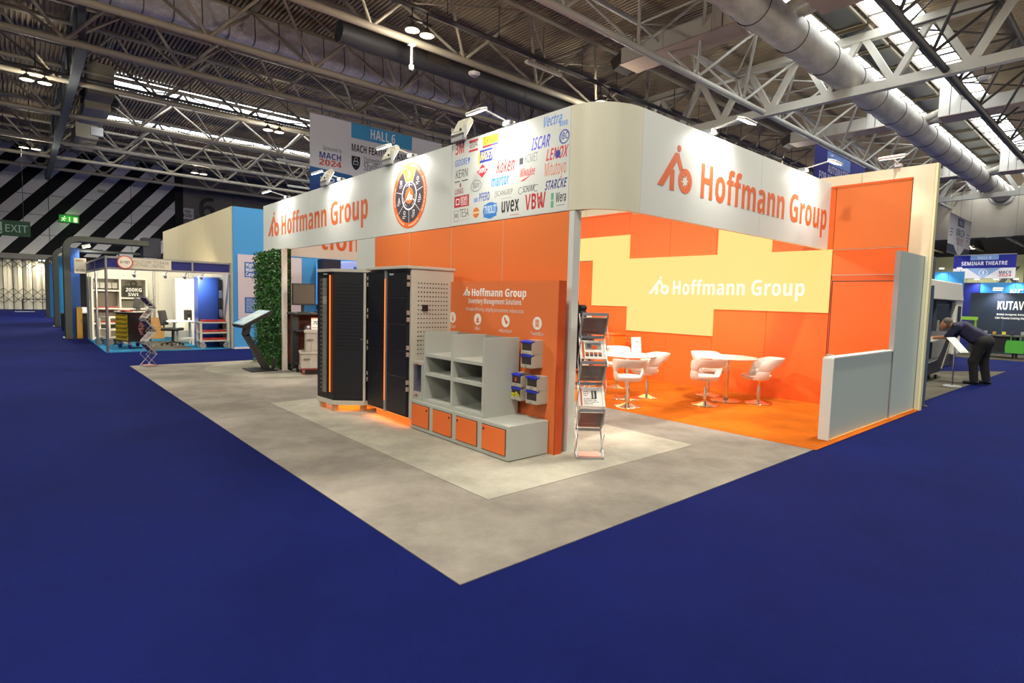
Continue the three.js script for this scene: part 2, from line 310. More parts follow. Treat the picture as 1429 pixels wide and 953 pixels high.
{
  const d = thing('wrapped_duct', 'silver wrapped flat-sided duct with dark straps running along the roof at upper left', 'duct', [0, 10.1, -18.1]);
  const s = new THREE.Shape(); s.moveTo(-0.3, -0.44); s.quadraticCurveTo(-0.5, -0.44, -0.5, -0.2); s.lineTo(-0.42, 0.44); s.lineTo(0.42, 0.44); s.lineTo(0.5, -0.2); s.quadraticCurveTo(0.5, -0.44, 0.3, -0.44); s.closePath();
  const g = extrude(s, 2.3, 0, 5);
  for (let x = -8; x < 26; x += 2.3) {
    for (const o of [0.77, 1.53]) part(d, 'strap', memo('wstrap', () => extrude(s, 0.035)), M('#6b6660', 0.7), [x + o, 0, 0], [0, Math.PI / 2, 0]).scale.set(1.03, 1.03, 1);
    part(d, 'duct_section', g, mCanvas, [x, rr(-0.03, 0.03), 0], [0, Math.PI / 2, 0]); part(d, 'strap', memo('wstrap', () => extrude(s, 0.035)), M('#6b6660', 0.7), [x, 0, 0], [0, Math.PI / 2, 0]).scale.set(1.03, 1.03, 1); }
}
{
  const d = thing('spiral_duct', 'dark grey spiral duct with side grilles running above the logo board', 'duct', [0, 9.32, -14.15]);
  for (let x = 5.6; x < 27; x += 2.4) {
    part(d, 'duct_section', CY(0.3, 0.3, 2.38, 24), M('#4a4a4c', 0.6, 0.2), [x + 1.2, 0, 0], [0, 0, Math.PI / 2]);
    part(d, 'seam', memo('seam', () => new THREE.TorusGeometry(0.302, 0.012, 6, 24)), M('#5f5f60', 0.5, 0.3), [x, 0, 0], [0, Math.PI / 2, 0]);
    if (Math.round(x / 2.4) % 3 === 0) part(d, 'grille', B(0.9, 0.26, 0.05), M('#4b443a', 0.6), [x + 0.9, 0.05, 0.3]);
  }
}
{
  const d = thing('hanging_box_duct', 'beige box duct with a dark grille hung beside the left rooflights', 'duct', [1.15, 9.6, -29.2]);
  part(d, 'trunk', B(0.95, 0.75, 3.2), M('#b9ad92', 0.7), [0, 0.3, -1.8]); part(d, 'trunk', B(0.95, 0.7, 3.6), M('#b9ad92', 0.7), [0, 0.05, -7.2]); part(d, 'trunk', B(0.95, 1.3, 1.3), M('#8d8472', 0.7), [0, 0.85, 0.6]);
  part(d, 'grille', B(1.3, 0.5, 1.2), M('#1f1c18', 0.8), [0.1, 0.55, -0.6]); part(d, 'bracket', B(0.5, 0.4, 0.3), M('#d8d6d0', 0.5), [0.3, -0.2, -4.2]);
}
// cable trays, fluorescent fittings, camera pole, detectors
function tray(z, y, xa, xb, label) { const t = thing('cable_tray', label, 'cable tray', [0, y, z]); part(t, 'tray', B(xb - xa, 0.05, 0.2), mSteelDark, [(xa + xb) / 2, 0, 0]); for (let x = xa; x < xb; x += 1.9) barMesh(t, 'hanger', [x, 0, 0], [x, 10.5 - y, 0], 0.012, mSteelDark); for (let k = 0; k < 3; k++) barMesh(t, 'cable', [xa, 0.04, -0.05 + 0.05 * k], [xb, 0.04, -0.05 + 0.05 * k], 0.014, mBlack); }
tray(-11.6, 9.45, 2, 40, 'dark cable tray carrying the bright twin lamps above the logo board');
tray(-23.5, 9.0, -4, 26, 'dark cable tray under the truss in front of the left rooflight');
tray(-36.0, 9.05, -4, 24, 'thin cable tray near the striped wall carrying twin lamps');
function batten(x, y, z, L, label, lit) { const t = thing('batten_light', label, 'light fitting', [x, y, z]); part(t, 'body', RB(L, 0.09, 0.16, 0.01), M('#d9d6c8', 0.5), [0, 0, 0]); part(t, 'tube', CY(0.025, 0.025, L - 0.1, 10), M('#efece0', 0.4), [0, -0.065, 0.03], [0, 0, Math.PI / 2]); for (const d of [-L / 2.6, L / 2.6]) barMesh(t, 'hanger', [d, 0.04, 0], [d, y > 9 ? 0.2 : 10.6 - y, 0], 0.008, mSteelDark); }
batten(11.55, 9.2, -11.6, 1.6, 'long unlit fluorescent batten hung under the cable tray above the logo board');
batten(9.9, 8.75, -29.4, 1.9, 'unlit fluorescent batten hung just left of the white hall banner');
batten(12.6, 8.6, -35.6, 1.9, 'smaller unlit fluorescent batten low beside the banner, over the fire point sign');
{
  const c = thing('camera_pole', 'white security camera on a short pole hung from the truss above the logo board', 'camera', [7.1, 9.01, -12.55]);
  part(c, 'clamp', B(0.2, 0.05, 0.12), mWhite, [0, -0.12, 0]); barMesh(c, 'pole', [0, -0.1, 0], [0, -0.72, 0], 0.035, mWhite, UNIT16);
  part(c, 'housing', CY(0.075, 0.06, 0.12), mWhite, [0, -0.76, 0]); part(c, 'dome', SP(0.062), mBlack, [0, -0.83, 0]);
}
function detector(p, label, r = 0.19) { const d = thing('detector', label, 'detector', p); part(d, 'dome', lathe([[0.001, -0.1], [r * 0.5, -0.1], [r, -0.03], [r, 0.02], [0.001, 0.02]], 24), mWhite); barMesh(d, 'stem', [0, 0, 0], [0, 0.32, 0], 0.02, mSteelDark); part(d, 'ring', new THREE.TorusGeometry(r * 0.55, 0.012, 6, 20), mSilver, [0, -0.095, 0], [Math.PI / 2, 0, 0]); }
detector([9.4, 8.72, -12.55], 'round white antenna dome hung from the truss above the logo board');
detector([26.9, 8.6, -8.25], 'small grey hook-hung detector under the pale truss right of the blue banner', 0.13);
detector([20.2, 8.55, -1.6], 'white flat antenna dome hung from the white girder at the upper right', 0.16);
// high-bay lamps in pairs: each head a glowing lens with its own spotlight
const mLens = glow('#ffeecb', 5), mHousing = M('#77746c', 0.4, 0.5);
function highBay(x, y, z, label, lit) {
  const t = thing('high_bay_lamp', label, 'lamp', [x, y, z], 0, 'twin high-bay lamps');
  part(t, 'bracket', B(0.75, 0.05, 0.08), mSteelDark, [0, 0.28, 0]);
  for (const d of [-0.24, 0.24]) {
    const h = part(t, 'lamp_head', lathe([[0.001, 0.16], [0.07, 0.16], [0.1, 0.08], [0.2, 0.03], [0.21, -0.03], [0.19, -0.03], [0.19, 0], [0.001, 0]], 24), mHousing, [d, 0, 0]);
    part(h, 'lens', CY(0.185, 0.185, 0.02, 24), mLens, [0, -0.015, 0]);
    barMesh(t, 'hanger', [d, 0.15, 0], [d, z > -20 && z < -11 && y > 8.8 ? 0.57 : z < -20 ? 0.38 : 0.46, 0], 0.02, mSteelDark);
    spot(t, [d, -0.06, 0], [d, -5, 0], '#f7f3e2', lit, 1.46, 0.4, 8);
  }
  if (z > -11 || (z > -20 && y < 8.8) || x < 0) barMesh(t, 'drop_rod', [0, 0.3, 0], [0, 11.14 - y, 0], 0.015, mSteelDark);
  const spill = new THREE.PointLight('#fbf2de', lit * (z < -30 ? 0.06 : 0.13), 0, 2); spill.position.set(0, -0.35, 0); spill.castShadow = true; spill.shadow.radius = 6; t.add(spill);
}
const HB = 95;
[[6.8, 'twin bright high-bay lamps under the dark cable tray above the logo board'], [-1.1, 'twin high-bay lamps left of the pair over the logo board'], [14.7, 'twin high-bay lamps above the right-hand name board'], [22.6, 'twin high-bay lamps behind the top of the orange end wall'], [30.5, 'twin high-bay lamps over the aisle beyond the orange end wall']].forEach(([x, l]) => highBay(x, 8.85, -11.62, l, HB));
[[-1.1, 'twin high-bay lamps at the far left edge, nearer the camera of the two left pairs'], [6.8, 'twin high-bay lamps beside the left edge of the white hall banner'], [14.7, 'twin high-bay lamps hidden behind the white hall banner']].forEach(([x, l]) => highBay(x, 8.6, -23.5, l, HB));
[[-1.1, 'twin high-bay lamps low at the far left in front of the striped wall'], [6.6, 'twin high-bay lamps in front of the grey wall near the number six'], [14.7, 'twin high-bay lamps near the far grey wall behind the banner']].forEach(([x, l]) => highBay(x, 8.6, -36, l, HB * 2));
[[-1.1, 'twin high-bay lamps over the camera'], [6.8, 'twin high-bay lamps over the aisle in front of the stand'], [14.7, 'twin high-bay lamps over the aisle end wall'], [22.6, 'twin high-bay lamps over the right-hand aisle, near the plasma stand'], [30.5, 'twin high-bay lamps above the dark plasma stand']].forEach(([x, l]) => highBay(x, 8.6, 0.4, l, HB));
[[-9, 'twin high-bay lamps behind the camera, furthest left'], [22.6, 'twin high-bay lamps behind the right-hand aisle'], [-1.1, 'twin high-bay lamps behind the camera'], [6.8, 'twin high-bay lamps behind the camera, to its right'], [14.7, 'twin high-bay lamps behind the camera, furthest right']].forEach(([x, l]) => highBay(x, 8.6, 12, l, HB));
[[62, 'twin high-bay lamps far down the hall, nearer the stand edge'], [80, 'twin high-bay lamps far down the hall over the seminar banner']].forEach(([x, l]) => highBay(x, 8.7, -12.2, l, HB * 5));
highBay(38.4, 8.6, 0.4, 'twin high-bay lamps over the right-hand aisle before the smoke curtain', HB * 1.5); highBay(38.4, 8.85, -11.62, 'twin high-bay lamps left of the round duct before the smoke curtain', HB * 1.5);
highBay(-9, 8.6, 0.4, 'twin high-bay lamps over the left aisle beside the camera', HB); highBay(-9, 8.85, -11.6, 'twin high-bay lamps over the left aisle, out of the picture at the left', HB);
// hanging banners: printed cloth, a hem pole along the top, two hangers
function banner(name, label, pos, ry, w, h, ppm, draw, hang) {
  const t = thing(name, label, 'banner', pos, ry), g = new THREE.PlaneGeometry(w, h, 24, 6), p = g.attributes.position;
  for (let i = 0; i < p.count; i++) p.setZ(i, 0.02 * Math.sin(p.getX(i) * 2.2) * (0.5 - p.getY(i) / h));
  g.computeVertexNormals();
  part(t, 'cloth', g, printed(w, h, ppm, draw, { side: THREE.DoubleSide, roughness: 0.8 }), [0, -h / 2, 0]);
  barMesh(t, 'hem_pole', [-w / 2, 0, 0], [w / 2, 0, 0], 0.025, mSilver); barMesh(t, 'hem_pole', [-w / 2, -h, 0], [w / 2, -h, 0], 0.02, mSilver);
  for (const s of hang > 2 ? [-0.45, 0.45] : [-0.42, -0.14, 0.14, 0.42]) barMesh(t, 'hanger', [w * s, 0, 0], [w * s, hang, 0], hang > 2 ? 0.006 : 0.014, mBlack);
}
banner('hall_banner', 'wide white hanging banner with a sky-blue hall heading above the left name board', [10.05, 8.62, -19.9], 0, 6.15, 3.6, 200, (x, w, h) => {
  rect(x, '#e4e4e8', 0, 0, w, h);
  rect(x, '#4aa3d8', 1.72, 0.02, 2.85, 0.6); say(x, 'HALL 6', 2.55, 0.5, 0.4, { color: '#f4f6f8', width: 1.2 });
  say(x, 'Sponsored by', 0.52, 1.33, 0.16, { color: '#4a4a50', weight: 'normal', width: 0.8 });
  say(x, 'MACH', 0.36, 1.66, 0.24, { color: '#2b3a8f', width: 0.95 }); say(x, '2024', 0.36, 1.93, 0.24, { color: '#d9533a', width: 0.95 });
  say(x, 'MACH FEATURE STANDS', 1.72, 1.15, 0.3, { color: '#1b1b20', width: 2.75 });
  x.fillStyle = '#26262c'; x.beginPath(); x.moveTo(1.74, 1.34); x.lineTo(2.12, 1.34); x.lineTo(2.12, 1.62); x.quadraticCurveTo(2.1, 1.82, 1.93, 1.9); x.quadraticCurveTo(1.76, 1.82, 1.74, 1.62); x.fill();
  x.strokeStyle = '#dcdce0'; x.lineWidth = 0.02; x.strokeRect(1.83, 1.55, 0.2, 0.12); x.beginPath(); x.arc(1.93, 1.47, 0.07, 0, 7); x.stroke();
  say(x, 'University of', 2.28, 1.5, 0.22, { color: '#2a2a30', weight: 'normal', face: 'serif', width: 0.95 }); say(x, 'Sheffield', 2.28, 1.83, 0.32, { color: '#2a2a30', weight: 'normal', face: 'serif', width: 1.05 });
  x.fillStyle = '#2a3aa0'; x.beginPath(); x.moveTo(3.55, 1.8); x.lineTo(3.7, 1.5); x.lineTo(3.8, 1.5); x.lineTo(3.65, 1.8); x.fill(); say(x, 'AMRC', 3.8, 1.8, 0.28, { color: '#2a3aa0', width: 0.8 });
  const g = x.createLinearGradient(0, 1.9, 0, h); g.addColorStop(0, '#2f78b8'); g.addColorStop(1, '#20195c'); x.fillStyle = g;
  x.beginPath(); x.moveTo(0, 2.05); x.lineTo(1.72, 2.14); x.bezierCurveTo(2.3, 2.3, 2.3, 2.9, 3.2, 3.1); x.lineTo(w, 3.3); x.lineTo(w, h); x.lineTo(0, h); x.fill();
  x.strokeStyle = '#d9dde8'; x.lineWidth = 0.05; x.beginPath(); x.ellipse(0.78, 2.52, 0.2, 0.09, -0.3, 0.4, 5.6); x.stroke(); x.beginPath(); x.ellipse(0.88, 2.49, 0.12, 0.06, -0.3, 0, 7); x.stroke();
}, 0.35);
banner('automation_banner', 'deep blue hanging banner about automation above the right end of the right-hand name board', [28.2, 8.8, -8.2], 0, 6.4, 2.6, 130, (x, w, h) => {
  rect(x, '#27277e', 0, 0, w, h); rect(x, '#6f8fd0', 1.4, 0.05, 2.9, 0.55); say(x, 'HALL 6', w / 2 - 0.3, 0.45, 0.3, { color: '#9fb4e2', align: 'center', width: 1.1 });
  say(x, 'AUTOMATION', w / 2 - 0.2, 1.0, 0.36, { color: '#c3c4e0', align: 'center', width: 2.9 }); say(x, 'FOR MANUFACTURING', w / 2 - 0.2, 1.42, 0.36, { color: '#c3c4e0', align: 'center', width: 4.9 });
}, 0.2);
banner('floor_plan_banner', 'small white hanging banner with a dark pointed foot, high beyond the stand end wall', [45.3, 7.72, -6.75], 0, 6.1, 2.45, 110, (x, w, h) => {
  rect(x, '#ddd6d6', 0, 0, w, h); rect(x, '#41506e', 2.3, 0.1, 1.7, 0.5); say(x, 'HALL 6', 3.15, 0.48, 0.3, { color: '#cfd3de', align: 'center', width: 1 });
  say(x, 'MACH', 3.15, 1.25, 0.5, { color: '#3d4660', align: 'center', width: 2.3 }); say(x, 'ENGINEERING', 3.15, 1.55, 0.22, { color: '#8c5a66', align: 'center', width: 2 }); say(x, 'SERVICES', 3.15, 1.8, 0.22, { color: '#8c5a66', align: 'center', width: 1.6 });
  x.fillStyle = '#3d4154'; x.beginPath(); x.moveTo(0, 1.9); x.lineTo(1.6, 1.9); x.lineTo(3.1, 2.55); x.lineTo(4.6, 1.9); x.lineTo(w, 1.9); x.lineTo(w, h); x.lineTo(0, h); x.fill();
  greek(x, '#6c6c78', 0.4, 0.9, 0.8, 3, 0.2, 0.1); greek(x, '#6c6c78', 5, 0.9, 0.8, 3, 0.2, 0.1);
}, 2.9);
banner('seminar_banner', 'blue and white hanging banner for the seminar theatre over the far right aisle', [44.5, 5.18, -5.25], -Math.PI / 2, 3.1, 1.5, 220, (x, w, h) => {
  rect(x, '#1d2590', 0, 0, w, h * 0.56); rect(x, '#7fa3d8', 0.85, 0, 1.4, 0.33); say(x, 'HALL 6', w / 2, 0.28, 0.2, { color: '#c8d6ee', align: 'center', width: 0.7 });
  say(x, 'SEMINAR THEATRE', w / 2, 0.65, 0.24, { color: '#f2f2fa', align: 'center', width: 2.3 });
  rect(x, '#e6e6ee', 0, h * 0.56, w, h * 0.44); x.fillStyle = '#8fb0e0'; x.beginPath(); x.moveTo(0.7, h * 0.56); x.lineTo(2.4, h * 0.56); x.lineTo(w / 2, h); x.fill();
  x.strokeStyle = '#eef2fa'; x.lineWidth = 0.03; x.beginPath(); x.arc(w / 2, 1.14, 0.21, 0, 7); x.stroke(); rect(x, '#eef2fa', w / 2 - 0.03, 1.02, 0.06, 0.22);
  say(x, 'MACH', 2.3, 1.2, 0.17, { color: '#2b2b60', width: 0.62 }); say(x, '2024', 2.3, 1.38, 0.17, { color: '#cf4a42', width: 0.62 });
}, 4);
// ---------- the orange stand ----------
const mGreyCarpet = carpet('#b8afa5', 0.3), mCream = carpet('#dcd6c6', 0.3), mOrangeCarpet = carpet('#f27e22', 0.3);
function flat(shapePts, h) { const g = new THREE.ExtrudeGeometry(Array.isArray(shapePts) ? shapeOf(shapePts.map(([x, z]) => [x, -z])) : shapePts, { depth: h, bevelEnabled: false, curveSegments: 40 }); g.rotateX(-Math.PI / 2); return metres(g); }
solo('carpet', 'mottled grey carpet laid under the whole orange stand', 'carpet', flat([[0, 0], [8.95, 0], [8.95, -11.32], [-0.09, -11.32]], 0.006), mGreyCarpet);
solo('carpet', 'pale cream L-corner carpet inset under the grey cube shelving', 'carpet', flat([[0.93, -0.92], [3.8, -0.9], [3.8, -5.8], [0.88, -5.8]], 0.004), mCream, [0, 0.0062, 0]);
solo('carpet', 'bright orange carpet under the white tub chairs and round tables', 'carpet', flat([[4.74, 0.03], [8.75, 0.03], [8.75, -11.3], [4.68, -11.3]], 0.004), mOrangeCarpet, [0, 0.0062, 0]);
{ const s = new THREE.Shape(); s.absarc(2.6, 9.72, 1.64, -Math.PI, Math.PI); const q = shapeOf(Array.from({ length: 64 }, (_, i) => { const a = i / 64 * Math.PI * 2; return [2.6 + 1.64 * Math.cos(a), Math.min(11.25, 9.72 + 1.64 * Math.sin(a))]; })); solo('carpet', 'pale round carpet inlay under the tilted touch screen and the hedge', 'carpet', flat(q, 0.004), carpet('#c8c2b2', 0.3), [0, 0.0062, 0]); }

// left partition: four orange panels, a white one, end post
const mJoint = M('#cfcac0', 0.4, 0.5), mPanelWhite = M('#d0d3ce', 0.42), mPanelOrange = M('#e67530', 0.55), mPanelDeep = M('#ee651e', 0.5);
{
  const w = thing('partition_wall', 'orange left-hand partition under the logo board with a white end post', 'wall', [2.45, 0, -1.6], -Math.PI / 2);
  for (let i = 0; i < 4; i++) { part(w, 'wall_panel', B(1.024, 2.46, 0.06), mPanelOrange, [-0.516 - 1.032 * i, 1.23, -0.03]); part(w, 'joint_strip', B(0.008, 2.46, 0.05), mJoint, [-1.032 * (i + 1), 1.23, -0.024]); }
  part(w, 'wall_panel', B(0.62, 2.46, 0.06), mPanelWhite, [-4.45, 1.23, -0.03]);
  part(w, 'end_post', B(0.07, 2.46, 0.1), mPanelWhite, [0.035, 1.23, -0.05]);
  part(w, 'back_lining', B(4.7, 2.4, 0.03), M('#d8a48a', 0.6), [-2.38, 1.2, -0.085]);
}
// name boards
const FY = 2.47, FH = 1.03;
{
  const f = thing('name_board', 'long white left-hand name board with orange lettering, round emblem and supplier logos', 'sign', [2.45, FY, 0], -Math.PI / 2);
  const spans = [[-11.05, -8.4], [-8.4, -5.74], [-5.74, -3.68], [-3.68, -1.62]];
  spans.forEach(([a, b]) => { part(f, 'board_panel', B(b - a - 0.006, FH, 0.05), mPanelWhite, [(a + b) / 2, FH / 2, -0.025]); part(f, 'frame_rib', B(0.04, FH, 0.06), mAlu, [a + 0.05, FH / 2, -0.082]); });
  part(f, 'emblem', emblem(0.5), mOrangeText, [-10.73, 0.315, 0]);
  part(f, 'lettering', letters('Hoffmann Group', 0.4, 3.9), mOrangeText, [-9.88, 0.315, 0]);
  const wheel = printed(0.96, 0.94, 700, (x, w, h) => {
    x.clearRect(0, 0, w, h); x.translate(w / 2, h / 2); const C = (r, c) => { x.fillStyle = c; x.beginPath(); x.arc(0, 0, r, 0, 7); x.fill(); };
    C(0.465, '#e0692c'); C(0.385, '#3b3640');
    for (let i = 0; i < 7; i++) { const a = -Math.PI / 2 + i * Math.PI * 2 / 7; if (!i) { x.fillStyle = '#f0a033'; x.beginPath(); x.moveTo(0, 0); x.arc(0, 0, 0.46, a - 0.45, a + 0.45); x.fill(); } }
    for (let i = 0; i < 7; i++) {
      const b = -Math.PI / 2 + (i + 0.5) * Math.PI * 2 / 7, a = -Math.PI / 2 + i * Math.PI * 2 / 7; x.strokeStyle = i === 0 || i === 6 ? '#e8dcd2' : '#f0eef0'; x.lineWidth = 0.008; x.beginPath(); x.moveTo(0.2 * Math.cos(b), 0.2 * Math.sin(b)); x.lineTo(0.38 * Math.cos(b), 0.38 * Math.sin(b)); x.stroke();
      const px = 0.295 * Math.cos(a), py = 0.295 * Math.sin(a); x.strokeStyle = '#f4f4f4'; x.fillStyle = '#f4f4f4';
      x.lineWidth = 0.01; if (i % 3 === 0) x.strokeRect(px - 0.02, py - 0.05, 0.04, 0.045); else if (i % 3 === 1) { x.beginPath(); x.arc(px, py - 0.03, 0.024, 0, 7); x.stroke(); } else { x.beginPath(); x.moveTo(px, py - 0.06); x.lineTo(px + 0.025, py - 0.005); x.lineTo(px - 0.025, py - 0.005); x.closePath(); x.stroke(); }
      greek(x, '#efefef', px - 0.05, py + 0.015, 0.1, 2, 0.025, 0.014, i);
    }
    C(0.205, '#f2f0ee'); C(0.185, '#3b3640'); for (const a of [0.5, 2.6, 4.7]) { x.strokeStyle = '#f2f0ee'; x.lineWidth = 0.012; x.beginPath(); x.moveTo(0.1 * Math.cos(a), 0.1 * Math.sin(a)); x.lineTo(0.2 * Math.cos(a), 0.2 * Math.sin(a)); x.stroke(); }
    for (let i = 0; i < 46; i++) { const a = i * 0.1366; if (Math.abs(((a + 0.6) % 2.09) - 1.1) < 0.55) { x.save(); x.rotate(a); rect(x, '#e6e4e6', 0.152, -0.006, 0.012, 0.014); x.restore(); } if (i % 7 < 5) for (const o of [0, 0.06]) { x.save(); x.rotate(a + o); rect(x, '#f4d9c4', 0.412, -0.009, 0.022, 0.018); x.restore(); } }
    C(0.115, '#e8692c'); drawEmblem(x, '#ffffff', -0.088, 0.065, 0.125, '#e8692c');
  }, { transparent: true });
  const wm = part(f, 'round_emblem', new THREE.CircleGeometry(0.47, 64), wheel, [-4.72, 0.515, 0.002]); wm.scale.y = 0.985;
  const board = printed(2.05, 1.02, 900, (x, w, h) => {
    rect(x, '#d2d5d0', 0, 0, w, h); const Z = (z) => z + 3.675, Y = (y) => 3.49 - y;
    const t = (s, z0, z1, y, sz, o) => say(x, s, Z(z0), Y(y) + sz * 0.36, sz, { width: z1 - z0, ...o });
    const hb = (c, z0, z1, y, hh) => rect(x, c, Z(z0), Y(y) - hh / 2, z1 - z0, hh);
    t('3M', -3.61, -3.41, 3.4, 0.14, { color: '#d3243a' });
    hb('#c22a34', -3.32, -3.14, 3.4, 0.14); hb('#e6e2de', -3.32, -3.14, 3.4, 0.085); t('GESIPA', -3.31, -3.15, 3.4, 0.07, { color: '#3a3a3c' });
    hb('#e9d92e', -3.05, -2.75, 3.41, 0.1); t('BLÅKLÄDER', -3.03, -2.77, 3.41, 0.08, { color: '#20301c' }); hb('#c8202c', -3.05, -2.87, 3.345, 0.025); hb('#2c3aa0', -2.87, -2.75, 3.345, 0.025);
    hb('#9fd6e6', -2.65, -2.44, 3.4, 0.1); t('ENVI', -2.63, -2.46, 3.4, 0.09, { color: '#d4eef4' });
    t('Vectra', -2.03, -1.75, 3.4, 0.11, { color: '#5a92e0', italic: true }); t('8000', -1.78, -1.66, 3.34, 0.05, { color: '#5a8ae0' });
    x.strokeStyle = '#3a4cae'; x.lineWidth = 0.014; x.beginPath(); x.arc(Z(-1.705), Y(3.21), 0.065, 0, 7); x.stroke(); t('JBC', -1.76, -1.65, 3.21, 0.07, { color: '#3a4cae' });
    t('GEDORE', -3.61, -3.35, 3.23, 0.08, { color: '#4b74cc' }); x.fillStyle = '#4b74cc'; x.beginPath(); x.moveTo(Z(-3.34), Y(3.27)); x.lineTo(Z(-3.29), Y(3.27)); x.lineTo(Z(-3.32), Y(3.19)); x.fill();
    hb('#2733a0', -3.1, -2.86, 3.24, 0.15); hb('#e8d63a', -3.13, -3.1, 3.22, 0.15); t('HAZET', -3.1, -2.87, 3.23, 0.1, { color: '#efe36a', italic: true });
    x.strokeStyle = '#b9b9b9'; x.lineWidth = 0.008; x.beginPath(); x.moveTo(Z(-2.57), Y(3.21)); x.lineTo(Z(-2.48), Y(3.24)); x.stroke();
    t('ISCAR', -2.2, -1.92, 3.2, 0.13, { color: '#3a3fd0', italic: true });
    t('LENOX', -1.97, -1.66, 3.05, 0.12, { color: '#d22438', italic: true }); x.fillStyle = '#2f3aa6'; x.beginPath(); x.arc(Z(-1.79), Y(3.052), 0.04, 0, 7); x.fill();
    t('KERN', -3.6, -3.33, 3.09, 0.1, { color: '#202226', weight: 'normal', italic: true }); hb('#202226', -3.61, -3.5, 3.01, 0.012); hb('#202226', -3.46, -3.33, 3.01, 0.012);
    x.fillStyle = '#d22c3c'; x.beginPath(); x.moveTo(Z(-3.15), Y(3.07)); x.lineTo(Z(-3.045), Y(3.15)); x.lineTo(Z(-2.94), Y(3.07)); x.lineTo(Z(-3.045), Y(2.99)); x.fill(); t('KNIPEX', -3.12, -2.97, 3.07, 0.055, { color: '#fff' });
    t('Koken', -2.79, -2.47, 3.05, 0.15, { color: '#d5332f', italic: true });
    hb('#44464c', -2.38, -2.32, 3.07, 0.07); t('KOMET', -2.29, -2.09, 3.07, 0.095, { color: '#7b7e84', weight: 'normal' });
    t('Mitutoyo', -1.98, -1.66, 2.9, 0.14, { color: '#d9602c', weight: 'normal' });
    t('LUKAS', -3.61, -3.42, 2.88, 0.07, { color: '#8c1f30' }); hb('#a02a3a', -3.5, -3.47, 2.96, 0.05);
    x.strokeStyle = '#6a6d72'; x.lineWidth = 0.008; x.beginPath(); x.ellipse(Z(-3.16), Y(2.91), 0.1, 0.065, 0, 0, 7); x.stroke(); t('Mahr', -3.23, -3.09, 2.91, 0.07, { color: '#55585c', weight: 'normal', italic: true });
    t('martor', -2.87, -2.55, 2.9, 0.13, { color: '#2f97d6' });
    t('Milwaukee', -2.37, -2.13, 2.93, 0.09, { color: '#cf2f3c', italic: true }); x.fillStyle = '#cf2f3c'; x.beginPath(); x.moveTo(Z(-2.37), Y(2.85)); x.lineTo(Z(-2.16), Y(2.91)); x.lineTo(Z(-2.3), Y(2.85)); x.fill();
    t('STARCKE', -1.97, -1.66, 2.74, 0.095, { color: '#23277e', italic: true });
    hb('#b3202c', -3.61, -3.3, 2.76, 0.14); t('REMS', -3.48, -3.33, 2.78, 0.055, { color: '#f6e6e4' }); t('TOOLS', -3.48, -3.33, 2.725, 0.05, { color: '#f6e6e4' }); hb('#f6e6e4', -3.58, -3.5, 2.76, 0.08); hb('#b3202c', -3.565, -3.515, 2.76, 0.05);
    t('PFERD', -3.1, -2.89, 2.75, 0.1, { color: '#3d5aac' }); hb('#8fa2d6', -3.2, -3.12, 2.74, 0.05);
    t('[SCANGRIP', -2.8, -2.48, 2.76, 0.06, { color: '#55585c', weight: 'normal' }); hb('#9a9ca0', -2.68, -2.5, 2.7, 0.005);
    t('SCHUNK', -2.32, -2.13, 2.75, 0.07, { color: '#4a4d52', italic: true }); x.strokeStyle = '#6a6d72'; for (const z of [-2.35, -2.1]) { x.beginPath(); x.arc(Z(z), Y(2.75), 0.035, 0.8, 5.6); x.stroke(); }
    t('TESA', -3.49, -3.3, 2.6, 0.1, { color: '#3c3f44', weight: 'normal' }); x.strokeStyle = '#8a8d92'; x.strokeRect(Z(-3.61), Y(2.65), 0.09, 0.13); hb('#9a9ca0', -3.6, -3.53, 2.59, 0.05); hb('#aaa', -3.49, -3.3, 2.53, 0.004);
    x.fillStyle = '#d67a28'; x.beginPath(); x.arc(Z(-3.15), Y(2.59), 0.062, 0, 7); x.fill(); hb('#f0d0a8', -3.21, -3.09, 2.59, 0.022);
    hb('#3a7fce', -3.0, -2.76, 2.59, 0.15); x.fillStyle = '#3a7fce'; x.beginPath(); x.ellipse(Z(-2.88), Y(2.59), 0.135, 0.095, 0, 0, 7); x.fill(); t('TYROLIT', -2.99, -2.77, 2.59, 0.095, { color: '#dbeaf8' });
    t('uvex', -2.68, -2.37, 2.6, 0.17, { color: '#16161a' }); hb('#c04a42', -2.52, -2.37, 2.5, 0.006);
    t('VBW', -2.27, -1.95, 2.59, 0.17, { color: '#b8242c' }); x.strokeStyle = '#b8242c'; x.lineWidth = 0.02; x.beginPath(); x.moveTo(Z(-2.05), Y(2.65)); x.lineTo(Z(-2.0), Y(2.54)); x.stroke();
    hb('#5cae8c', -1.87, -1.83, 2.63, 0.07); hb('#5cae8c', -1.87, -1.83, 2.55, 0.07); t('Wera', -1.8, -1.65, 2.6, 0.1, { color: '#2b2d32' }); hb('#777', -1.79, -1.67, 2.53, 0.006);
  }, { roughness: 0.45 });
  part(f, 'logo_sheet', PL(2.05, 1.02), board, [-2.65, 0.515, 0.0015]);
}
{
  const f = thing('name_board', 'white right-hand name board with large orange lettering over the opening to the orange lounge', 'sign', [0, FY, -1.15]);
  for (const [a, b] of [[3.0, 5.57], [5.57, 7.9]]) { part(f, 'board_panel', B(b - a - 0.006, FH, 0.05), mPanelWhite, [(a + b) / 2, FH / 2, -0.025]); part(f, 'frame_rib', B(0.04, FH, 0.06), mAlu, [a + 0.05, FH / 2, -0.082]); }
  part(f, 'emblem', emblem(0.47), mOrangeText, [3.28, 0.3, 0]);
  part(f, 'lettering', letters('Hoffmann Group', 0.385, 3.66), mOrangeText, [4.12, 0.3, 0]);
}
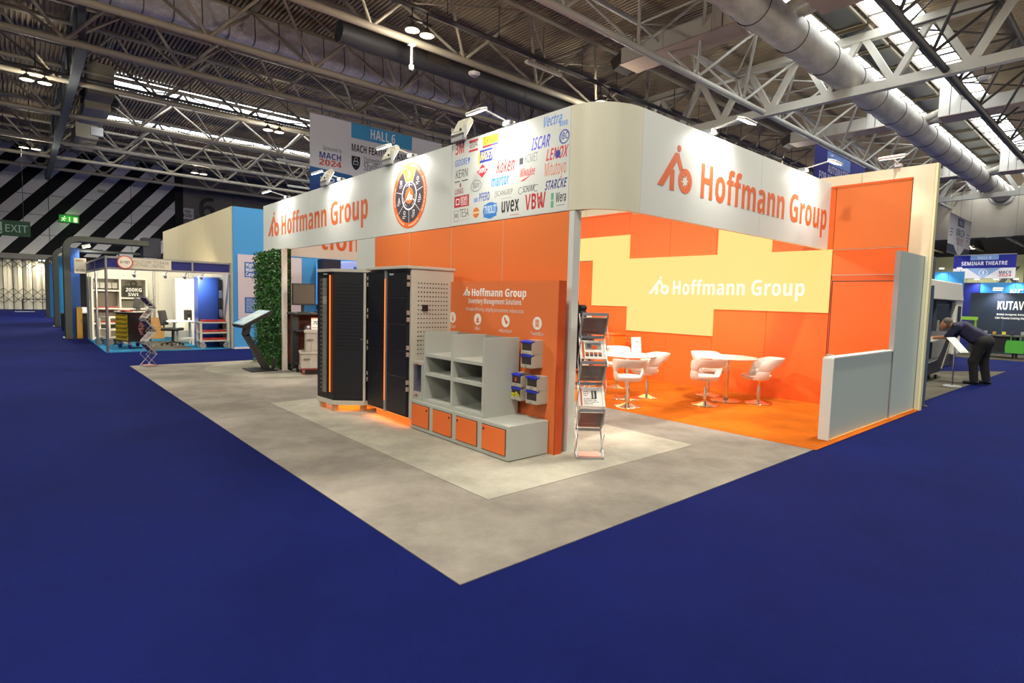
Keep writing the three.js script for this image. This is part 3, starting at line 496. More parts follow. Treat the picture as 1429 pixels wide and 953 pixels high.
{
  const c = thing('name_board', 'plain rounded corner board joining the two white name boards', 'sign', [3.0, FY, -1.62]);
  const s = new THREE.Shape(); const N = 24; for (let i = 0; i <= N; i++) { const a = Math.PI / 2 * (1 + i / N), X = 0.55 * Math.cos(a), Yv = 0.47 * Math.sin(a); i ? s.lineTo(X, Yv) : s.moveTo(X, Yv); }
  for (let i = N; i >= 0; i--) { const a = Math.PI / 2 * (1 + i / N); s.lineTo(0.5 * Math.cos(a), 0.42 * Math.sin(a)); } s.closePath();
  const g = new THREE.ExtrudeGeometry(s, { depth: FH, bevelEnabled: false, curveSegments: 1 }); g.rotateX(Math.PI / 2); g.scale(1, -1, 1);
  const ix = g.index; const p = g.attributes.position; const arr = p.array; for (let i = 0; i < p.count; i += 3) for (let k = 0; k < 3; k++) { const t = arr[(i + 1) * 3 + k]; arr[(i + 1) * 3 + k] = arr[(i + 2) * 3 + k]; arr[(i + 2) * 3 + k] = t; } g.computeVertexNormals();
  part(c, 'board_panel', g, M('#d2cdb8', 0.38, 0, { side: THREE.DoubleSide }), [0, 0, 0]);
  for (const [x, z] of [[-0.53, 0.0], [0, 0.45]]) part(c, 'joint_strip', B(0.008, FH, 0.008), mSteelDark, [x, FH / 2, z]);
}
// back wall with the stepped LED screen and the store door
{
  const w = thing('stand_wall', 'tall orange back wall of the lounge that carries the stepped yellow screen', 'wall', [7.9, 0, 0], -Math.PI / 2);
  for (let i = 0; i < 10; i++) for (const [y, h] of [[0, 2.46], [2.47, 0.95]]) part(w, 'wall_panel', B(0.982, h - 0.006, 0.06), mPanelDeep, [-1.07 - 0.494 - 0.988 * i, y + h / 2, -0.03]);
  part(w, 'wall_panel', B(0.985, 0.95, 0.06), mPanelOrange, [-0.572, 2.945, -0.03]); part(w, 'wall_panel', B(0.985, 0.385, 0.06), mPanelDeep, [-0.572, 2.27, -0.03]);
  part(w, 'seam_strip', B(0.99, 0.006, 0.02), mJoint, [-0.572, 2.463, -0.008]); part(w, 'seam_strip', B(0.99, 0.006, 0.02), mJoint, [-0.572, 2.07, -0.008]);
  part(w, 'door_surround', B(0.985, 2.065, 0.05), mPanelDeep, [-0.572, 1.033, -0.036]);
  const d = part(w, 'door', B(0.86, 1.97, 0.03), mPanelDeep, [-0.6, 0.985, 0]);
  part(d, 'door_edge', B(0.012, 1.97, 0.036), mDark, [-0.436, 0, 0]); part(d, 'door_edge', B(0.012, 1.97, 0.036), mDark, [0.436, 0, 0]); part(d, 'door_edge', B(0.884, 0.012, 0.036), mDark, [0, 0.99, 0]);
  part(d, 'handle', RB(0.1, 0.03, 0.05, 0.008), mSilver, [-0.39, -0.17, 0.04]);
  part(w, 'top_rail', B(11, 0.03, 0.07), mPanelDeep, [-5.58, 3.435, -0.03]);
}
{
  const mLed = glow('#ffe787', 0.95), mLedText = glow('#fffbe6', 1.05);
  const s = thing('led_screen', 'stepped glowing yellow LED screen with white lettering on the orange back wall', 'screen', [7.89, 0, 0], -Math.PI / 2);
  const tile = (z0, z1, y0, y1) => { for (let z = z0; z < z1 - 0.2; z += 0.49) for (let y = y0; y < y1 - 0.2; y += 0.4975) part(s, 'led_tile', B(0.489, 0.4965, 0.03), mLed, [z + 0.245, y + 0.249, 0.01]); };
  tile(-6.95, -4.98, 2.47, 2.96); tile(-3.0, -2.02, 2.47, 2.96); tile(-5.97, -1.05, 1.475, 2.47); tile(-4.99, -2.99, 0.978, 1.475);
  part(s, 'emblem', emblem(0.34, 0.002), mLedText, [-4.46, 1.735, 0.025]); part(s, 'lettering', letters('Hoffmann Group', 0.265, 2.46, 0.002), mLedText, [-3.9, 1.74, 0.025]);
  const l = new THREE.RectAreaLight('#ffd860', 0.8, 4.9, 1.2); l.position.set(-3.5, 1.95, 0.06); l.lookAt(new THREE.Vector3(-3.5, 1.95, 5)); s.add(l);
}
{
  const w = thing('partition_wall', 'low pale grey-green partition with a white end at the right front of the stand', 'wall', [5.31, 0, -0.05]);
  const mTeal = M('#b4c2bb', 0.5), mTealTall = M('#bccbc6', 0.45);
  part(w, 'panel', B(2.16, 0.955, 0.1), mTeal, [1.1, 0.485, -0.06]); part(w, 'end_cap', B(0.02, 0.97, 0.12), mPanelWhite, [0.01, 0.485, -0.06]); part(w, 'top_cap', B(2.18, 0.02, 0.12), M('#d6dcd8', 0.45), [1.11, 0.975, -0.06]);
  part(w, 'foot_rail', B(2.18, 0.02, 0.1), M('#d88a3c', 0.6), [1.11, 0.012, -0.04]);
  const t = thing('partition_wall', 'tall pale grey-green panel between the low partition and the cream end wall', 'wall', [7.52, 0, -0.05]);
  part(t, 'panel', B(1.19, 2.38, 0.06), mTealTall, [0.6, 1.19, -0.03]); part(t, 'edge_strip', B(0.012, 2.38, 0.066), mSteelDark, [1.2, 1.19, -0.03]); part(t, 'edge_strip', B(0.006, 2.38, 0.064), mSilver, [0.0, 1.19, -0.03]); part(t, 'foot_rail', B(1.2, 0.02, 0.08), M('#d88a3c', 0.6), [0.6, 0.014, -0.02]);
  const c = thing('stand_wall', 'tall cream end wall standing behind the orange back wall at the right', 'wall', [8.74, 0, 0.0]);
  const mCreamWall = M('#d6d3b8', 0.55);
  for (let i = 0; i < 11; i++) part(c, 'wall_panel', B(0.06, 3.78, 0.99), mCreamWall, [0.03, 1.89, -0.5 - i]);
  part(c, 'end_trim', B(0.12, 3.78, 0.03), M('#e8e2b6', 0.4), [0.05, 1.89, 0.015]); part(c, 'end_trim', B(0.03, 3.78, 0.05), M('#b9bfa0', 0.4), [0.12, 1.89, 0.0]);
}
// inner fascia at the back of the stand
{
  const f = thing('name_board', 'white rear name board seen through the left opening, orange letters half hidden', 'sign', [2.5, 2.44, -11.1]);
  part(f, 'board_panel', B(5.2, 1.05, 0.05), mPanelWhite, [2.6, 0.52, 0]); part(f, 'lettering', letters('tion', 0.5, 1.0), mOrangeText, [1.27, 0.21, 0.026]);
}
// lamps on arms along the boards, and boxy floodlights facing the inside
const mHeadGlow = glow('#ffffff', 6);
function armLamp(x, z, ry, label, I = 4.6) {
  const sd = ry ? -0.11 : 0.11;
  const t = thing('arm_lamp', label, 'lamp', [x, 3.5, z], ry, 'arm lamps over the name boards');
  part(t, 'clamp', RB(0.12, 0.05, 0.1, 0.01), mSilver, [0, 0.025, 0]); part(t, 'clamp_knob', CY(0.018, 0.018, 0.05, 12), mSteelDark, [0.06, 0.02, 0.03], [0, 0, Math.PI / 2]);
  barMesh(t, 'arm', [0, 0.04, 0], [0, 0.1, 0.36], 0.009, mWhite);
  const h = part(t, 'lamp_head', RB(0.28, 0.03, 0.11, 0.014), mWhite, [sd, 0.1, 0.38], [0.35, 0, 0]);
  part(h, 'lens', B(0.25, 0.006, 0.1), mHeadGlow, [0, -0.017, 0]);
  spot(t, [sd, 0.06, 0.35], [sd, -0.25, 0], '#fff8ee', I, 1.2, 0.9, 4);
}
armLamp(2.45, -9.54, -Math.PI / 2, 'arm lamp at the far left end of the left-hand name board');
armLamp(2.45, -6.97, -Math.PI / 2, 'arm lamp over the last word on the left-hand name board');
armLamp(2.45, -4.66, -Math.PI / 2, 'arm lamp directly above the round orange emblem');
armLamp(2.45, -2.58, -Math.PI / 2, 'arm lamp over the grid of supplier logos');
armLamp(4.26, -1.15, 0, 'arm lamp over the emblem end of the right-hand name board');
armLamp(6.82, -1.15, 0, 'arm lamp over the last word on the right-hand name board');
{
  const t = thing('flood_lamp', 'small bright lamp on the top edge of the cream end wall', 'lamp', [8.76, 3.79, -0.5], -Math.PI / 2);
  part(t, 'clamp', RB(0.1, 0.05, 0.1, 0.01), mSilver, [0, 0.025, 0]); barMesh(t, 'arm', [0, 0.04, 0], [0, 0.1, 0.3], 0.012, mWhite);
  const h = part(t, 'lamp_head', RB(0.34, 0.04, 0.16, 0.015), mWhite, [0, 0.1, 0.36], [0.3, 0, 0]); part(h, 'lens', B(0.3, 0.006, 0.13), mHeadGlow, [0, -0.022, 0]);
  spot(t, [0, 0.06, 0.36], [0, -1.2, 0.6], '#fff2dc', 6, 1.1, 0.7, 3);
}
function flood(x, z, ry, tx, label, I = 35) {
  const t = thing('flood_lamp', label, 'lamp', [x, 3.5, z], ry, 'boxy floodlights facing into the stand');
  part(t, 'yoke', B(0.24, 0.05, 0.06), mSilver, [0, 0.025, 0]);
  for (const s of [-0.13, 0.13]) part(t, 'yoke_arm', B(0.012, 0.16, 0.04), mSilver, [s, 0.1, 0]);
  const h = part(t, 'housing', RB(0.26, 0.24, 0.07, 0.015), M('#cfccbb', 0.5), [0, 0.17, -0.05], [-0.5, 0, 0]);
  part(h, 'lens', B(0.22, 0.2, 0.006), mHeadGlow, [0, 0, -0.038]); part(h, 'back_plate', RB(0.2, 0.18, 0.01, 0.004), M('#c3c0ae', 0.5), [0, 0, 0.037]); part(h, 'cable_gland', CY(0.015, 0.015, 0.03, 10), mDark, [0.08, -0.08, 0.045], [Math.PI / 2, 0, 0]);
  spot(t, [0, 0.13, -0.13], [tx, -4.2, -4], '#ffeedd', I * 1.0, 1.0, 1.0, 5);
}
flood(2.42, -3.5, -Math.PI / 2, 0.6, 'boxy floodlight standing above the left edge of the supplier logos');
flood(2.42, -5.3, -Math.PI / 2, 0, 'boxy floodlight standing just left of the round orange emblem');
flood(2.42, -7.6, -Math.PI / 2, 0, 'boxy floodlight standing between the first two arm lamps on the left');
for (const [x, l] of [[3.8, 'boxy floodlight on the inner side of the right-hand board near the rounded corner'], [6.2, 'boxy floodlight on the inner side of the right-hand board near the orange end']]) {
  const t = thing('flood_lamp', l, 'lamp', [x, 3.32, -1.24], 0, 'boxy floodlights facing into the stand');
  const h = part(t, 'housing', RB(0.26, 0.24, 0.07, 0.015), M('#cfccbb', 0.5), [0, 0, -0.06], [-0.5, 0, 0]); part(h, 'lens', B(0.22, 0.2, 0.006), mHeadGlow, [0, 0, -0.038]); part(t, 'bracket', B(0.1, 0.06, 0.08), mSilver, [0, 0, 0]);
  spot(t, [0, -0.04, -0.14], [0.6, -3.4, -3], '#ffeedd', 27, 1.05, 1.0, 5);
}
// ---------- what stands on the orange stand ----------
// smart cabinets
const mCabGrey = M('#c2bdb0', 0.45), mCabBlack = M('#17171d', 0.42), mLedOrange = glow('#ff7a2a', 1.5), mUnder = glow('#ff8a30', 1.6);
const holeGeo = new THREE.CylinderGeometry(0.0085, 0.0085, 0.004, 6).rotateX(Math.PI / 2);
function holes(parent, cols, rows, dx, dy, x, y, z, ry, mat) {
  const m = new THREE.InstancedMesh(holeGeo, mat, cols * rows), o = new THREE.Object3D(); let n = 0;
  for (let i = 0; i < cols; i++) for (let j = 0; j < rows; j++) { o.position.set((i - (cols - 1) / 2) * dx, -j * dy, 0); o.updateMatrix(); m.setMatrixAt(n++, o.matrix); }
  m.name = 'perforation'; m.userData.kind = 'stuff'; m.position.set(x, y, z); m.rotation.y = ry; parent.add(m);
}
{
  const c = thing('tool_cabinet', 'wide black two-door tool cabinet with a glowing orange strip between its doors', 'cabinet', [1.65, 0, -3.86], -Math.PI / 2);
  part(c, 'carcass', RB(1.02, 1.76, 0.6, 0.006), mCabGrey, [0, 1.0, -0.33]); part(c, 'top_plate', RB(1.04, 0.035, 0.68, 0.006), mCabGrey, [0, 1.9, -0.31]);
  for (const s of [-1, 1]) {
    const w = s < 0 ? 0.44 : 0.47, cx = s < 0 ? -0.275 : 0.25, d = part(c, 'door', B(w, 1.72, 0.03), M('#0f0f13', 0.6), [cx, 1.0, -0.016]);
    for (let k = 0; k < 5; k++) { const h = k < 4 ? 0.31 : 0.44, y = 0.86 - (k < 4 ? 0.315 * k + h / 2 : 1.26 + h / 2); part(d, 'door_panel', RB(w - 0.004, h, 0.02, 0.003), mCabBlack, [0, y, 0.014]); }
    for (let k = 0; k < 8; k++) part(d, 'hinge', RB(0.03, 0.05, 0.03, 0.004), M('#b9a79c', 0.4, 0.3), [s * (w / 2 + 0.008), 0.78 - Math.floor(k / 2) * 0.41 - (k % 2) * 0.08, 0.012]);
  }
  part(c, 'light_column', B(0.04, 1.74, 0.035), mSilver, [-0.02, 1.0, 0.0]); part(c, 'light_strip', B(0.014, 1.5, 0.008), mLedOrange, [-0.02, 1.02, 0.02], null, 'glowing orange strip');
  holes(c, 11, 17, 0.04, 0.052, 0.5115, 1.72, -0.33, Math.PI / 2, mBlack);
  part(c, 'lock', RB(0.02, 0.075, 0.075, 0.004), mBlack, [0.515, 1.43, -0.22]);
  part(c, 'plinth', B(0.94, 0.1, 0.5), M('#b98a5a', 0.6), [0, 0.06, -0.36]); part(c, 'name_plate', letters('Smart', 0.025, 0.1, 0.002), mGreyWhite, [0.1, 1.81, 0.028]); part(c, 'under_glow', B(0.9, 0.012, 0.02), mUnder, [0, 0.112, -0.06]);
  const l = new THREE.RectAreaLight('#ff7a1c', 7, 0.9, 0.12); l.position.set(0, 0.1, -0.04); l.lookAt(new THREE.Vector3(0, -1, 0.1)); c.add(l);
}
{
  const pts = [[1.32, -5.2], [1.35, -4.75], [1.67, -4.49], [2.26, -4.49], [2.26, -5.2]], c = thing('tool_cabinet', 'angled black tool cabinet on feet with a glazed drawer column and a perforated black side', 'cabinet', [1.32, 0, -5.2]);
  const loc = pts.map(([x, z]) => [x - 1.32, -(z + 5.2)]), up = (y, h, grow, m, name) => { const cx = 0.45, cz = -0.35, g = extrude(shapeOf(loc.map(([a, b]) => [cx + (a - cx) * grow, cz + (b - cz) * grow])), h); g.rotateX(-Math.PI / 2); part(c, name, g, m, [0, y, 0]); };
  up(0.1, 0.06, 1.01, mCabGrey, 'base_plate'); up(0.16, 1.7, 0.995, mCabBlack, 'carcass'); up(1.86, 0.04, 1.015, mCabGrey, 'top_plate');
  for (const [x, z] of [[0.06, 0.06], [0.08, 0.4], [0.38, 0.62], [0.85, 0.62]]) part(c, 'foot', RB(0.07, 0.1, 0.07, 0.008), M('#c8a27c', 0.5), [x, 0.05, z]);
  // narrow face: frame, drawers behind glass, orange strip
  const a = -Math.PI / 2 + Math.atan2(0.03, 0.45), face = (dx, dy, w, h, d, m, name, out) => part(c, name, B(w, h, d), m, [0.015 + 0.0 + Math.sin(a) * out + Math.cos(a) * dx, dy, 0.225 + Math.cos(a) * out - Math.sin(a) * dx], [0, a, 0]);
  face(-0.04, 1.0, 0.22, 1.56, 0.01, M('#2a2a2e', 0.6), 'recess', 0.004);
  for (let i = 0; i < 13; i++) face(0.01, 1.72 - i * 0.118, 0.1, 0.112, 0.02, i === 2 ? M('#9a9386', 0.6) : M('#77726a', 0.6), 'drawer', 0.008);
  for (let i = 0; i < 26; i++) face(-0.085, 1.75 - i * 0.058, 0.03, 0.012, 0.014, mSilver, 'rail_tab', 0.008);
  face(0.155, 1.04, 0.016, 1.55, 0.012, mLedOrange, 'light_strip', 0.012);
  face(0.02, 1.83, 0.1, 0.012, 0.004, mGreyWhite, 'name_plate', 0.008);
  const b = Math.atan2(-0.26, 0.32), nx = -0.26 / 0.412 * -1, f2 = (dx, y, w, h, d, m, name, out) => { const ux = 0.32 / 0.412, uz = 0.26 / 0.412; return part(c, name, B(w, h, d), m, [0.19 + ux * dx - uz * out, y, 0.58 + uz * dx + ux * out], [0, -Math.atan2(0.26, 0.32), 0]); };
  f2(0, 1.01, 0.39, 1.66, 0.02, M('#1b1b20', 0.5), 'door', 0.004); f2(0.205, 1.0, 0.03, 1.7, 0.03, mCabGrey, 'edge_frame', 0.0);
  for (const y of [1.75, 0.28]) f2(0.15, y, 0.03, 0.045, 0.03, mBlack, 'hinge', 0.012);
  f2(0.165, 0.98, 0.014, 0.014, 0.02, mSilver, 'lock', 0.012);
  holes(c, 12, 20, 0.027, 0.045, 0.19 + 0.0 - 0.26 / 0.412 * 0.0155, 1.7, 0.58 + 0.32 / 0.412 * 0.0155, -Math.atan2(0.26, 0.32), M('#050506', 0.8));
  part(c, 'under_glow', B(0.3, 0.006, 0.3), mUnder, [0.4, 0.097, 0.3]);
  const l = new THREE.RectAreaLight('#ff7a1c', 4, 0.45, 0.45); l.position.set(0.35, 0.085, 0.3); l.lookAt(new THREE.Vector3(0.35, -1, 0.3)); c.add(l);
}
// cube shelving on a bench
const mShelfGrey = M('#b3b4ad', 0.5), mShelfOrange = M('#e8702e', 0.5);
{
  const b = thing('storage_bench', 'low grey storage bench with four small orange doors', 'bench', [1.69, 0, -1.58], -Math.PI / 2);
  part(b, 'carcass', RB(1.77, 0.335, 0.53, 0.004), mShelfGrey, [-0.885, 0.187, -0.27]); part(b, 'plinth', B(1.72, 0.03, 0.49), mDark, [-0.885, 0.015, -0.275]);
  for (let i = 0; i < 4; i++) { const x = -0.22 - 0.445 * i, d = part(b, 'door', RB(0.355, 0.245, 0.012, 0.003), mShelfOrange, [x, 0.19, 0.0], null, 'orange door'); part(d, 'lock', CY(0.01, 0.01, 0.012, 12), mBlack, [(i === 2 || i === 3 ? 1 : -1) * 0.145, 0.085, 0.008], [Math.PI / 2, 0, 0]); part(d, 'shadow_gap', B(0.37, 0.26, 0.004), mDark, [0, 0, -0.003]); }
  const s = thing('cube_shelf', 'grey open cube shelf with upright dividers standing on the bench of orange doors', 'shelf', [1.72, 0.355, -2.0], -Math.PI / 2);
  for (let i = 0; i < 3; i++) part(s, 'upright', B(0.035, 0.81, 0.46), mShelfGrey, [-0.018 - 0.545 * i, 0.405, -0.23]);
  for (let i = 0; i < 2; i++) { for (const y of [0.02, 0.33, 0.545]) part(s, 'shelf_board', B(0.51, 0.035, 0.44), mShelfGrey, [-0.29 - 0.545 * i, y, -0.225]); part(s, 'back_panel', B(0.51, 0.8, 0.012), M('#8f8e86', 0.6), [-0.29 - 0.545 * i, 0.4, -0.452]); }
  const k = thing('display_box', 'small grey display box with a clear tilting front left of the cube shelf', 'box', [1.72, 0.355, -3.14], -Math.PI / 2);
  part(k, 'side', B(0.03, 0.42, 0.42), mShelfGrey, [-0.015, 0.21, -0.21]); part(k, 'side', B(0.03, 0.42, 0.42), mShelfGrey, [-0.22, 0.21, -0.21]); part(k, 'lid', B(0.26, 0.03, 0.44), mShelfGrey, [-0.12, 0.435, -0.22]); part(k, 'base', B(0.18, 0.1, 0.4), mShelfGrey, [-0.12, 0.05, -0.2]);
  part(k, 'back', B(0.2, 0.4, 0.01), M('#a8a0b4', 0.5), [-0.12, 0.22, -0.41]); part(k, 'clear_front', B(0.17, 0.31, 0.006), new THREE.MeshPhysicalMaterial({ color: '#e6e2f2', transmission: 1, thickness: 0, roughness: 0.05 }), [-0.12, 0.26, -0.01]);
  for (const y of [0.42, 0.06]) part(k, 'knob', CY(0.014, 0.014, 0.03, 14), M('#b87a50', 0.4, 0.4), [-0.12, y, 0.01], [Math.PI / 2, 0, 0]);
}
// information panel behind the shelving
{
  const p = thing('info_panel', 'orange information panel with white lettering and four round icons behind the shelving', 'panel', [2.24, 0, -2.52], -Math.PI / 2);
  part(p, 'board', B(2.02, 1.755, 0.1), M('#e2733a', 0.55), [0, 0.878, -0.05]); part(p, 'edge_band', B(0.012, 1.755, 0.1), M('#c84c12', 0.5), [1.012, 0.878, -0.05]);
  part(p, 'emblem', emblem(0.1), mWhiteText, [-0.575, 1.585, 0.0005]); part(p, 'lettering', letters('Hoffmann Group', 0.085, 0.94), mWhiteText, [-0.4, 1.585, 0.0005]);
  const pr = printed(2.02, 0.46, 500, (x, w, h) => {
    x.clearRect(0, 0, w, h); const X = (z) => z + 2.52 + 1.01, Y = (y) => 1.6 - y, wh = '#efe6dc';
    say(x, 'Inventory Management Solutions', X(-2.99), Y(1.5), 0.06, { color: wh, width: 0.94 });
    say(x, 'Increase efficiency, simplify procurement, reduce costs', X(-3.03), Y(1.415), 0.042, { color: wh, weight: 'normal', width: 1.02 });
    [[-3.3, 'iClub'], [-2.8, 'iBin'], [-2.3, 'eKanban'], [-1.8, 'TwinBin']].forEach(([z, s], i) => {
      x.fillStyle = wh; x.beginPath(); x.arc(X(z), Y(1.32), 0.068, 0, 7); x.fill(); say(x, s, X(z), Y(1.195), 0.04, { color: wh, align: 'center', weight: 'normal' });
      x.fillStyle = '#d8632c'; x.strokeStyle = '#d8632c'; x.lineWidth = 0.006; const cx = X(z), cy = Y(1.32);
      if (i === 0) { x.beginPath(); x.arc(cx, cy - 0.02, 0.015, 0, 7); x.stroke(); x.fillRect(cx - 0.014, cy, 0.028, 0.04); }
      if (i === 1) { x.fillRect(cx - 0.018, cy - 0.01, 0.036, 0.04); x.beginPath(); x.arc(cx, cy - 0.012, 0.014, Math.PI, 0); x.stroke(); x.strokeRect(cx - 0.032, cy + 0.032, 0.064, 0.004); }
      if (i === 2) { x.save(); x.translate(cx, cy); x.rotate(-0.5); x.fillRect(-0.012, -0.045, 0.024, 0.08); x.restore(); x.beginPath(); x.arc(cx + 0.02, cy + 0.01, 0.016, 0, 7); x.fill(); }
      if (i === 3) { x.strokeRect(cx - 0.025, cy - 0.035, 0.05, 0.03); x.strokeRect(cx - 0.025, cy + 0.005, 0.05, 0.03); x.fillRect(cx - 0.016, cy - 0.028, 0.032, 0.016); x.fillRect(cx - 0.016, cy + 0.012, 0.032, 0.016); }
    });
  }, { transparent: true });
  part(p, 'print', PL(2.02, 0.46), pr, [0, 1.37, 0.002]);
}
function binBox(z, y, label, fill) {
  const b = thing('storage_bin', label, 'bin', [2.24, y, z], -Math.PI / 2), m = M('#b5aa9c', 0.5), w = 0.155, D = 0.15;
  part(b, 'body', merge([gBox(0.008, 0.135, D, -w / 2, 0.07, D / 2), gBox(0.008, 0.135, D, w / 2, 0.07, D / 2), gBox(w, 0.008, D, 0, 0.004, D / 2), gBox(w, 0.135, 0.008, 0, 0.07, 0.006), gBox(w, 0.02, D * 0.5, 0, 0.13, D * 0.25), gBox(w, 0.035, 0.008, 0, 0.02, D)]), m);
  part(b, 'window', B(w - 0.02, 0.085, 0.005), M('#3a3030', 0.25), [0, 0.075, D - 0.004]);
  part(b, 'lid', RB(w + 0.008, 0.022, 0.05, 0.005), M('#2532c8', 0.35), [0, 0.126, D - 0.015], [0.2, 0, 0], 'glossy blue lid');
  part(b, 'label_clip', B(0.03, 0.012, 0.004), mSilver, [0, 0.02, D + 0.005]);
  if (fill) part(b, fill === 'yellow' ? 'sample_part' : 'sample_part', fill === 'yellow' ? merge([0, 1, 2, 3, 4].map((i) => new THREE.BoxGeometry(0.05, 0.02, 0.008).rotateZ(rr(-1, 1)).translate(-0.04 + 0.02 * i, 0.05 + 0.008 * (i % 3), D))) : CY(0.009, 0.009, 0.04, 10), M(fill === 'yellow' ? '#d6cc2e' : '#e04a2a', 0.5), fill === 'yellow' ? [0, 0, 0] : [0.0, 0.075, D + 0.002]);
}
binBox(-1.79, 1.01, 'grey bin with a blue lid, upper of the two beside the shelf top'); binBox(-1.79, 0.87, 'grey bin with a blue lid, lower of the two beside the shelf top');
binBox(-1.94, 0.66, 'grey bin with a red peg in it, upper left of the block of four', 'red'); binBox(-1.94, 0.52, 'grey bin holding yellow parts, lower left of the block of four', 'yellow');
binBox(-1.7, 0.655, 'grey bin with a dark window, upper right of the block of four'); binBox(-1.7, 0.515, 'grey bin with a dark window, lower right of the block of four');
// zigzag brochure racks
const mSmoke = new THREE.MeshPhysicalMaterial({ color: '#d6c2bc', transmission: 0.9, thickness: 0, roughness: 0.15 });
const mClearPocket = new THREE.MeshPhysicalMaterial({ color: '#ffffff', transmission: 1, thickness: 0, roughness: 0.03 });
const brochure = (v) => printed(0.21, 0.2, 900, (x, w, h) => {
  rect(x, '#f0ece6', 0, 0, w, h);
  if (v === 0) { rect(x, '#e0622c', 0, 0, 0.02, h); rect(x, '#8f9092', 0.03, 0.02, 0.16, 0.08); x.fillStyle = '#d9602c'; x.beginPath(); x.ellipse(0.12, 0.07, 0.035, 0.025, 0, 0, 7); x.fill(); rect(x, '#55585c', 0.05, 0.03, 0.04, 0.05); for (let i = 0; i < 4; i++) { rect(x, '#4a4446', 0.03 + 0.042 * i, 0.13, 0.032, 0.05); rect(x, '#d9602c', 0.034 + 0.042 * i, 0.135, 0.024, 0.02); } }
  if (v === 1) { rect(x, '#d6603a', 0, 0, 0.015, h); greek(x, '#6a625c', 0.03, 0.12, 0.15, 4, 0.018, 0.01, 3); rect(x, '#2a2628', 0.11, 0.03, 0.05, 0.09); rect(x, '#d8d6d2', 0.125, 0.035, 0.015, 0.08); greek(x, '#b85a3a', 0.03, 0.04, 0.06, 3, 0.02, 0.01, 6); }
  if (v === 2) { rect(x, '#8e4a36', 0, 0, w, h); rect(x, '#3c3230', 0.02, 0.1, 0.17, 0.02); x.fillStyle = '#433a3a'; x.beginPath(); x.arc(0.12, 0.07, 0.04, 0, 7); x.fill(); rect(x, '#c9b6ac', 0.03, 0.15, 0.15, 0.01); }
  if (v === 3) { rect(x, '#b8441e', 0, 0, w, h); greek(x, '#d98a68', 0.03, 0.06, 0.15, 5, 0.022, 0.01, 2); }
}, { roughness: 0.3 });
const bro = [0, 1, 2, 3].map(brochure);
function zigRack(pos, ry, label) {
  const r = thing('brochure_rack', label, 'rack', pos, ry, undefined), W = 0.25, H = 0.238, dz = 0.1, n = 6;
  const y = (i) => 0.02 + H * i * 0.985, zf = (i) => (i % 2 ? -dz : dz);
  for (let i = 0; i < n; i++) {
    const a = [0, y(i), zf(i)], b = [0, y(i + 1), zf(i + 1)];
    for (const s of [-W / 2, W / 2]) { barMesh(r, 'side_bar', [s, a[1], a[2]], [s, b[1], b[2]], 0.008, mAlu); barMesh(r, 'scissor_bar', [s * 1.05, a[1], -a[2]], [s * 1.05, b[1], -b[2]], 0.005, mAlu); }
    beamMesh(r, 'cross_bar', [-W / 2, b[1], b[2]], [W / 2, b[1], b[2]], 0.02, 0.03, mSilver);
    if (i === 0) continue;
    const tilt = Math.atan2(b[2] - a[2], b[1] - a[1]), mid = [0, (a[1] + b[1]) / 2, (a[2] + b[2]) / 2];
    const v = [0, 2, 1, 2, 0, 3][i];
    for (const s of [-1, 1]) part(r, 'side_frame', B(0.02, H, 0.03), v === 2 || v === 3 ? mSilver : M('#e8e4de', 0.4), [s * (W / 2 - 0.004), mid[1], mid[2]], [tilt, 0, 0]);
    part(r, 'pocket', B(W - 0.02, H * 0.92, 0.005), v === 2 || v === 3 ? mSmoke : mClearPocket, [mid[0], mid[1], mid[2] + 0.018], [tilt, 0, 0]);
    part(r, 'brochure', PL(0.21, 0.2), bro[v], [mid[0], mid[1], mid[2] + 0.006], [tilt, 0, 0]);
    part(r, 'back_sheet', B(W - 0.02, H * 0.95, 0.004), M('#e6e2dc', 0.3), mid, [tilt, 0, 0]);
  }
  part(r, 'base', B(W + 0.02, 0.02, 0.22), mSilver, [0, 0.01, 0]); part(r, 'base_sheet', B(W - 0.03, 0.01, 0.18), M('#d88a7c', 0.4), [0, 0.024, 0]);
  return r;
}
zigRack([2.5, 0.008, -1.27], -0.7, 'zigzag brochure rack with red and white leaflets beside the end of the orange partition');
zigRack([0.2, 0.008, -11.1], -1.3, 'zigzag brochure rack at the far corner of the grey carpet, before the storage booth');
